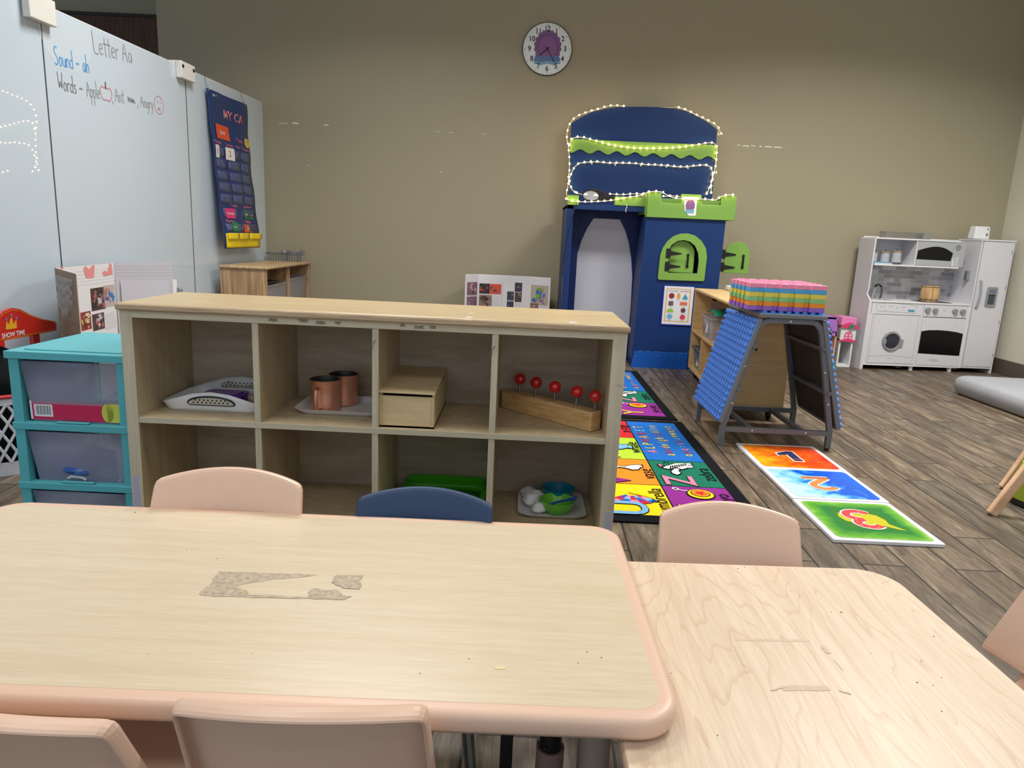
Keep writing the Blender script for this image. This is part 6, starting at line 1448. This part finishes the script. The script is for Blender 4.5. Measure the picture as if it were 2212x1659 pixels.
# washer door
dz0, dz1 = zb+.009, zs0-.004
mb = MB(wk).fbox(KP, .024, dz0, uM-.018, dz1, -.018, .003).use(seamk).rib(KP, [(.040, dz0+.02), (.040, dz1-.004)], .0012, .004).rib(KP, [(uM-.034, dz0+.02), (uM-.034, dz1-.004)], .0012, .004)
mb.rib(KP, [(.028+(uM-.05)*i/10, dz0+.055-.000+.012*sin(pi*i/10)) for i in range(11)], .0014, .004); mb.use(gk).rib(KP, [(uM/2-.03, dz0+.052), (uM/2-.025, dz0+.044), (uM/2+.025, dz0+.044), (uM/2+.03, dz0+.052)], .0018, .004)
for x, y in ((372, 1048), (676, 1077)): mb.use(black).ell(KP, *kp(x, y), .0025, c=.004, n=8)
wd_ = mb.build('washer_door', kit, recalc=False)
wc = kp(498, 1265); MB(gk).lathe([(.064, .003), (.067, .016), (.080, .016), (.086, .003)], F=KP.at(*wc), n=44).prism(KP.at(*wc), [(.074, .016), (.102, .020), (.098, -.040), (.070, -.050)], .004, .014).build('porthole_ring', wd_)
MB(M('porthole_glass', (52, 52, 64), .15)).lathe([(.066, .006), (0, .006)], F=KP.at(*wc), n=32).build('porthole_glass', wd_)
MB(gk).prism(KP.at(*wc), [(-.062+.015*cos(t), -.004+.026*sin(t)) for t in [2*pi*i/14 for i in range(14)]], .006, .012).build('porthole_grip', wd_)
# oven door
o0, o1 = uM+.004, uF0-.018
mb = MB(wk).fbox(KP, o0, dz0-.004, o1, dz1-.008, -.018, .003)
bt = [kp(735, 1387)]+[kp(1190, 1416)]+[kp(x, y) for x, y in ((1230, 1190), (1160, 1172), (1080, 1160), (980, 1152), (880, 1152), (760, 1162))]
mb.use(kb_).flat(KP, [(min(max(a, o0+.003), o1-.003), b) for a, b in bt], .0042)
for x, y in ((840, 1072), (1146, 1095)): mb.use(black).ell(KP, *kp(x, y), .0028, c=.004, n=8)
mb.use(M('faint_emboss', (196, 196, 200), .5)).rect(KP, *kp(885, 1468), *kp(975, 1445), .004); mb.build('oven_door', kit, recalc=False)
# sink, tap, hob
KC = Fr(KP.p(0, zc, 0), KP.u, Vector((-KP.n.x, -KP.n.y, 0)))
MB(kgrey).prism(KC, rr(.20, .15, .03, cx=.125, cy=.145), .0003, .005, holes=[rr(.17, .12, .025, cx=.125, cy=.145)]).build('sink', kit)
MB(kb_).prism(KC, rr(.27, .19, .02, cx=uM+.14, cy=.13), .0003, .003).build('hob', kit)
tp_ = KC.p(.105, .20, .0)
MB(M('tap_silver', (176, 180, 184), .3, .6)).tube([tp_, tp_+Vector((.004, 0, .05)), tp_+Vector((.010, -.005, .10))], .009, 10, rr=[.016, .012, .016]).build('tap_body', kit)
pts = [tp_+Vector(v) for v in ((.010, -.006, .105), (.018, -.012, .122), (.036, -.018, .128), (.054, -.024, .112), (.060, -.026, .08), (.060, -.028, .04), (.056, -.03, .012))]
mb = MB(black).tube(pts, .009, 10); mb.use(M('tap_silver', ()))
for i in range(8): q_ = pts[3]+(pts[-1]-pts[3])*((i+1)/9); mb.lathe([(.0100, -.0018), (.0100, .0018)], q_, 10)
mb.build('tap_hose', kit, recalc=False)
# barrel pot
bpz = KC.p(uM+.115, .13, .0032); q = thing('wooden_barrel', 'small wooden toy barrel standing on the kitchen hob', 'barrel', tuple(bpz)); brl = wood('barrel_wood', (222, 186, 136), (176, 132, 88), (12, 12, 1), 3, .5)
MB(brl).lathe([(0, 0), (.066, 0), (.073, .045), (.073, .085), (.067, .134), (.060, .134), (.060, .124), (0, .124)], bpz, 28).build('barrel', q)
for h_, r_ in ((.018, .0695), (.124, .0690)): MB(M('barrel_hoop', (60, 36, 26), .6)).lathe([(r_-.002, h_-.0022), (r_+.0006, h_-.0022), (r_+.0006, h_+.0022), (r_-.002, h_+.0022)], bpz, 28).build('hoop', q)
# fridge
zf0 = kp(1215, 1525)[1]
MB(wk).fbox(KP, uF0, zf0-.012, uF0+.014, zfr-.012, -KD, .001).build('fridge_side', kit); 
MB(wk).fbox(KP, uF1-.014, .0, uF1, zfr-.012, -KD, .001).build('fridge_side', kit)
MB(wke).fbox(KP, uF0-.004, zfr-.012, uF1+.006, zfr, -KD, .006).build('fridge_top', kit, bevel=.001); MB(wk).fbox(KP, uF0+.014, zf0-.012, uF1-.014, zf0, -KD, .0).build('fridge_base', kit)
MB(M('gap_shade', ())).fbox(KP, uF0+.014, zf0, uF1-.014, zfr-.014, -.03, -.018).build('door_gap_shade', kit)  # black sheet behind the door paints the shade in its gaps
fd = MB(wk).fbox(KP, uF0+.022, zf0+.003, uF1-.016, zfr-.016, -.016, .002).build('fridge_door', kit, bevel=.001)
h0, h1 = kp(1430, 650, .02), kp(1375, 925, .02)
hx = (h0[0]+h1[0])/2
MB(M('fridge_handle_grey', (160, 164, 166), .35)).tube([KP.p(hx, h0[1]+.004, .003), KP.p(hx+.002, h0[1]-.004, .016), KP.p(hx+.006, (h0[1]*.6+h1[1]*.4), .024), KP.p(hx+.004, (h0[1]*.3+h1[1]*.7), .022), KP.p(hx-.002, h1[1]+.006, .014), KP.p(hx-.003, h1[1], .003)], .009, 10).build('handle', fd)
dc = kp(1518, 812); 
MB(gk).prism(KP.at(*dc), rr(.090, .166, .012), .002, .012, holes=[rr(.060, .086, .004, cx=0, cy=-.022)]).build('dispenser', fd)
MB(M('dispenser_dark', (70, 78, 84), .3)).rect(KP.at(*dc), -.032, -.067, .032, .022, .0025).use(M('dispenser_screen', (60, 70, 120), .3)).rect(KP.at(*dc), -.024, .034, .024, .058, .0125).use(M('screen_text', (150, 160, 190), .4)).rect(KP.at(*dc), -.016, .039, -.003, .053, .0132).rect(KP.at(*dc), .003, .039, .016, .053, .0132).build('dispenser_screen', fd, recalc=False)
for zz in (kp(1735, 360)[1], kp(1665, 720)[1], kp(1600, 1070)[1], kp(1535, 1410)[1]): MB(gk).fbox(KP, uF1-.018, zz-.014, uF1-.012, zz+.014, .0, .004).build('hinge', kit)
# grey toy phone on the fridge side
KS = Fr(KP.p(uF0, 0, 0), Vector((-KP.n.x, -KP.n.y, 0))*-1, (0, 0, 1)); KS = Fr(KP.p(uF0, 0, 0), KP.n, (0, 0, 1))
ph2 = thing('toy_phone', 'small grey toy phone mounted on the side of the toy fridge', 'phone', tuple(KP.p(uF0-.02, .85, -.06)))
zph = KP.at(0, 0, -.07).px((1820+1270/4.74, 470+590/4.74))[1]
MB(gk).fbox(KP, uF0-.030, zph-.040, uF0-.0005, zph+.038, -.105, -.070).build('phone_body', ph2, bevel=.003); MB(M('dark_grey_plastic', (96, 100, 104), .4)).fbox(KP, uF0-.042, zph-.030, uF0-.030, zph+.036, -.082, -.066).fbox(KP, uF0-.050, zph-.034, uF0-.040, zph-.012, -.078, -.06).build('receiver', ph2, bevel=.002)
# feet and casters
for x in (712, 1112): a = kp(x, 1560)[0]; q_ = KP.p(a, 0, -.03); MB(wke).lathe([(0, 0), (.017, 0), (.0185, zb-.012), (0, zb-.012)], q_, 20).build('leg', kit)
orw = M('orange_block', (170, 112, 62), .6)
for x in (605, 1180):
    a = kp(x, 1540)[0]; cst = MB(orw).fbox(KP, a-.022, zb-.036, a+.022, zb-.012, -.09, -.05).build('caster_block', kit); q_ = KP.p(a, .022, -.07)
    MB(black).lathe([(0, -.008), (.020, -.008), (.021, 0), (.020, .008), (0, .008)], F=Fr(q_, (0, 1, 0), (0, 0, 1)), n=18).build('wheel', cst)
# wire tray and toaster on top
q_ = KP.p(.0, ztp+.012, -.20); tr = thing('wire_basket', 'grey slatted wire basket on top of the toy kitchen', 'basket', tuple(KP.p(.25, ztp+.012, -.2)))
KQ = KP.at(0, 0, -.17); a0_ = KQ.px((1913, 508))[0]; a1_ = KQ.px((2014, 514))[0]; z0_ = ztp+.0125; zh = .052; wm = M('basket_grey', (150, 152, 150), .4, .5)
mb = MB(wm)
for cc in (0, -.10):
    mb.tube([KQ.p(a0_, z0_+zh, cc), KQ.p(a1_, z0_+zh, cc)], .0028, 6).tube([KQ.p(a0_+.015, z0_+.003, cc), KQ.p(a1_-.02, z0_+.003, cc)], .0025, 6)
    for i in range(30): a = a0_+.008+(a1_-a0_-.075)*i/29; mb.tube([KQ.p(a, z0_+zh, cc), KQ.p(a0_+.018+(a-a0_-.008)*.97, z0_+.003, cc)], .0020, 4)
for a, aa in ((a0_, a0_+.015), (a1_, a1_-.02)):
    mb.tube([KQ.p(a, z0_+zh, 0), KQ.p(a, z0_+zh, -.10)], .0028, 6)
    for i in range(8): mb.tube([KQ.p(a, z0_+zh, -.10*i/7), KQ.p(aa, z0_+.003, -.10*i/7)], .002, 4)
mb.build('wire_frame', tr); MB(wm).hexa([KQ.p(a1_-.085, z0_+.003, .001), KQ.p(a1_-.02, z0_+.003, .001), KQ.p(a1_-.02, z0_+.003, -.10), KQ.p(a1_-.085, z0_+.003, -.10)], [KQ.p(a1_-.078, z0_+zh, .001), KQ.p(a1_, z0_+zh, .001), KQ.p(a1_, z0_+zh, -.10), KQ.p(a1_-.078, z0_+zh, -.10)]).fbox(KQ, a0_+.02, z0_, a1_-.02, z0_+.003, -.10, 0).build('solid_end', tr)
KR = KP.at(0, 0, -.10); t0_ = KR.px((2104, 511))[0]; t1_ = KR.px((2138, 513))[0]; zt0 = zfr+.0005
to = thing('toy_toaster', 'white toy toaster on top of the toy fridge', 'toaster', tuple(KR.p((t0_+t1_)/2, zt0, -.04)))
MB(M('toaster_white', (232, 234, 236), .35)).hexa([KR.p(t0_, zt0, 0), KR.p(t1_, zt0, 0), KR.p(t1_, zt0, -.09), KR.p(t0_, zt0, -.09)], [KR.p(t0_+.012, zt0+.108, -.006), KR.p(t1_-.002, zt0+.108, -.006), KR.p(t1_-.002, zt0+.108, -.084), KR.p(t0_+.012, zt0+.108, -.084)]).build('body', to, bevel=.010, seg=3)
MB(gk).lathe([(.010, 0), (.010, .004), (0, .005)], F=KR.at(t1_-.030, zt0+.042, .0005), n=16, sy=1.3).lathe([(.007, 0), (.007, .004), (0, .005)], F=KR.at(t1_-.026, zt0+.088, -.004), n=14).build('dial', to)
MB(gk).fbox(KR, t0_+.004, zt0, t1_-.004, zt0+.004, -.088, .002).build('base_ring', to)

# ------------------------------------------------------------------ floor cushion, stool, green tub
cu = thing('floor_cushion', 'large grey fabric floor cushion against the right wall', 'cushion', (3.7, 4.6, 0)); cgm = M('grey_fabric', (158, 160, 166), .85, spec=.2, bump=.5, bscale=35, var=.08, vscale=6)
mb = MB(cgm); L_ = []
Fc = XY(3.712, 4.65, 0); prof = ((-.02, .004), (0, .03), (.008, .07), (.002, .112), (-.02, .130), (-.08, .138), (-.25, .142))
rings = []
for ins, zz in prof: rings.append([mb._v(Fc.p(a, b, zz)) for a, b in rr(.98+2*ins, 1.06+2*ins, .10+ins*.2, 6)])
for A, B in zip(rings, rings[1:]):
    for j in range(len(A)): mb._f([A[j], A[(j+1) % len(A)], B[(j+1) % len(A)], B[j]], True)
mb._f(rings[0][::-1]); mb._f(rings[-1]); mb.build('cover', cu, sharp=60)
so = thing('wooden_stool', 'splayed pale wooden legs of a stool at the right edge', 'stool', (2.35, 2.9, 0)); lw = wood('stool_beech', (222, 184, 150), (206, 164, 128), (6, 6, 6), 2, .45)
def leg_(p0, p1): MB(lw).beam(p0, p1, .040, .026, (0, 1, 0)).build('leg', so, bevel=.006, seg=3)
a = ZP((2140, 1112), 0); b = XP((2212, 1018), a.x+.235); d_ = Vector((.62, .05, 1)).normalized()
def along(p0, px, k=1.0):
    """leg from the floor point through the view ray of px at the leg's own distance"""
    r_ = ray(px); t = (p0.y+.03-EYE.y)/r_.y; return EYE+r_*t
l1a = Vector((a.x, a.y, 0)); l1b = along(l1a, (2225, 1004)); l1e = l1a+(l1b-l1a)*(.42/(l1b.z))
leg_(l1a, l1e)
c = ZP((2166, 1056), 0); l2a = Vector((c.x, c.y, 0)); l2b = along(l2a, (2225, 974)); l2e = l2a+(l2b-l2a)*(.42/(l2b.z)); leg_(l2a, l2e)
top_c = (l1e+l2e)/2+Vector((.14, 0, 0))
leg_(Vector((2*top_c.x-l1a.x, l1a.y, 0)), Vector((2*top_c.x-l1e.x, l1e.y, .42))); leg_(Vector((2*top_c.x-l2a.x, l2a.y, 0)), Vector((2*top_c.x-l2e.x, l2e.y, .42)))
MB(lw).prism(XY(top_c.x, top_c.y, .42), rr(.42, .42, .06), 0, .03).build('seat', so, bevel=.008, seg=3)
g0 = ZP((2206, 1100), 0); tb = thing('green_tub', 'olive green tub with a black base at the right edge, under the wooden stool', 'tub', (g0.x+.14, g0.y+.09, 0)); gc = (g0.x+.128, g0.y+.06, 0)
MB(M('olive_green_plastic', (140, 156, 22), .4)).lathe([(.124, .028), (.112, .10), (.094, .17), (.088, .172), (0, .172)], gc, 40).build('tub', tb); MB(black).lathe([(0, 0), (.122, 0), (.127, .006), (.127, .028), (0, .028)], gc, 40).build('base', tb)
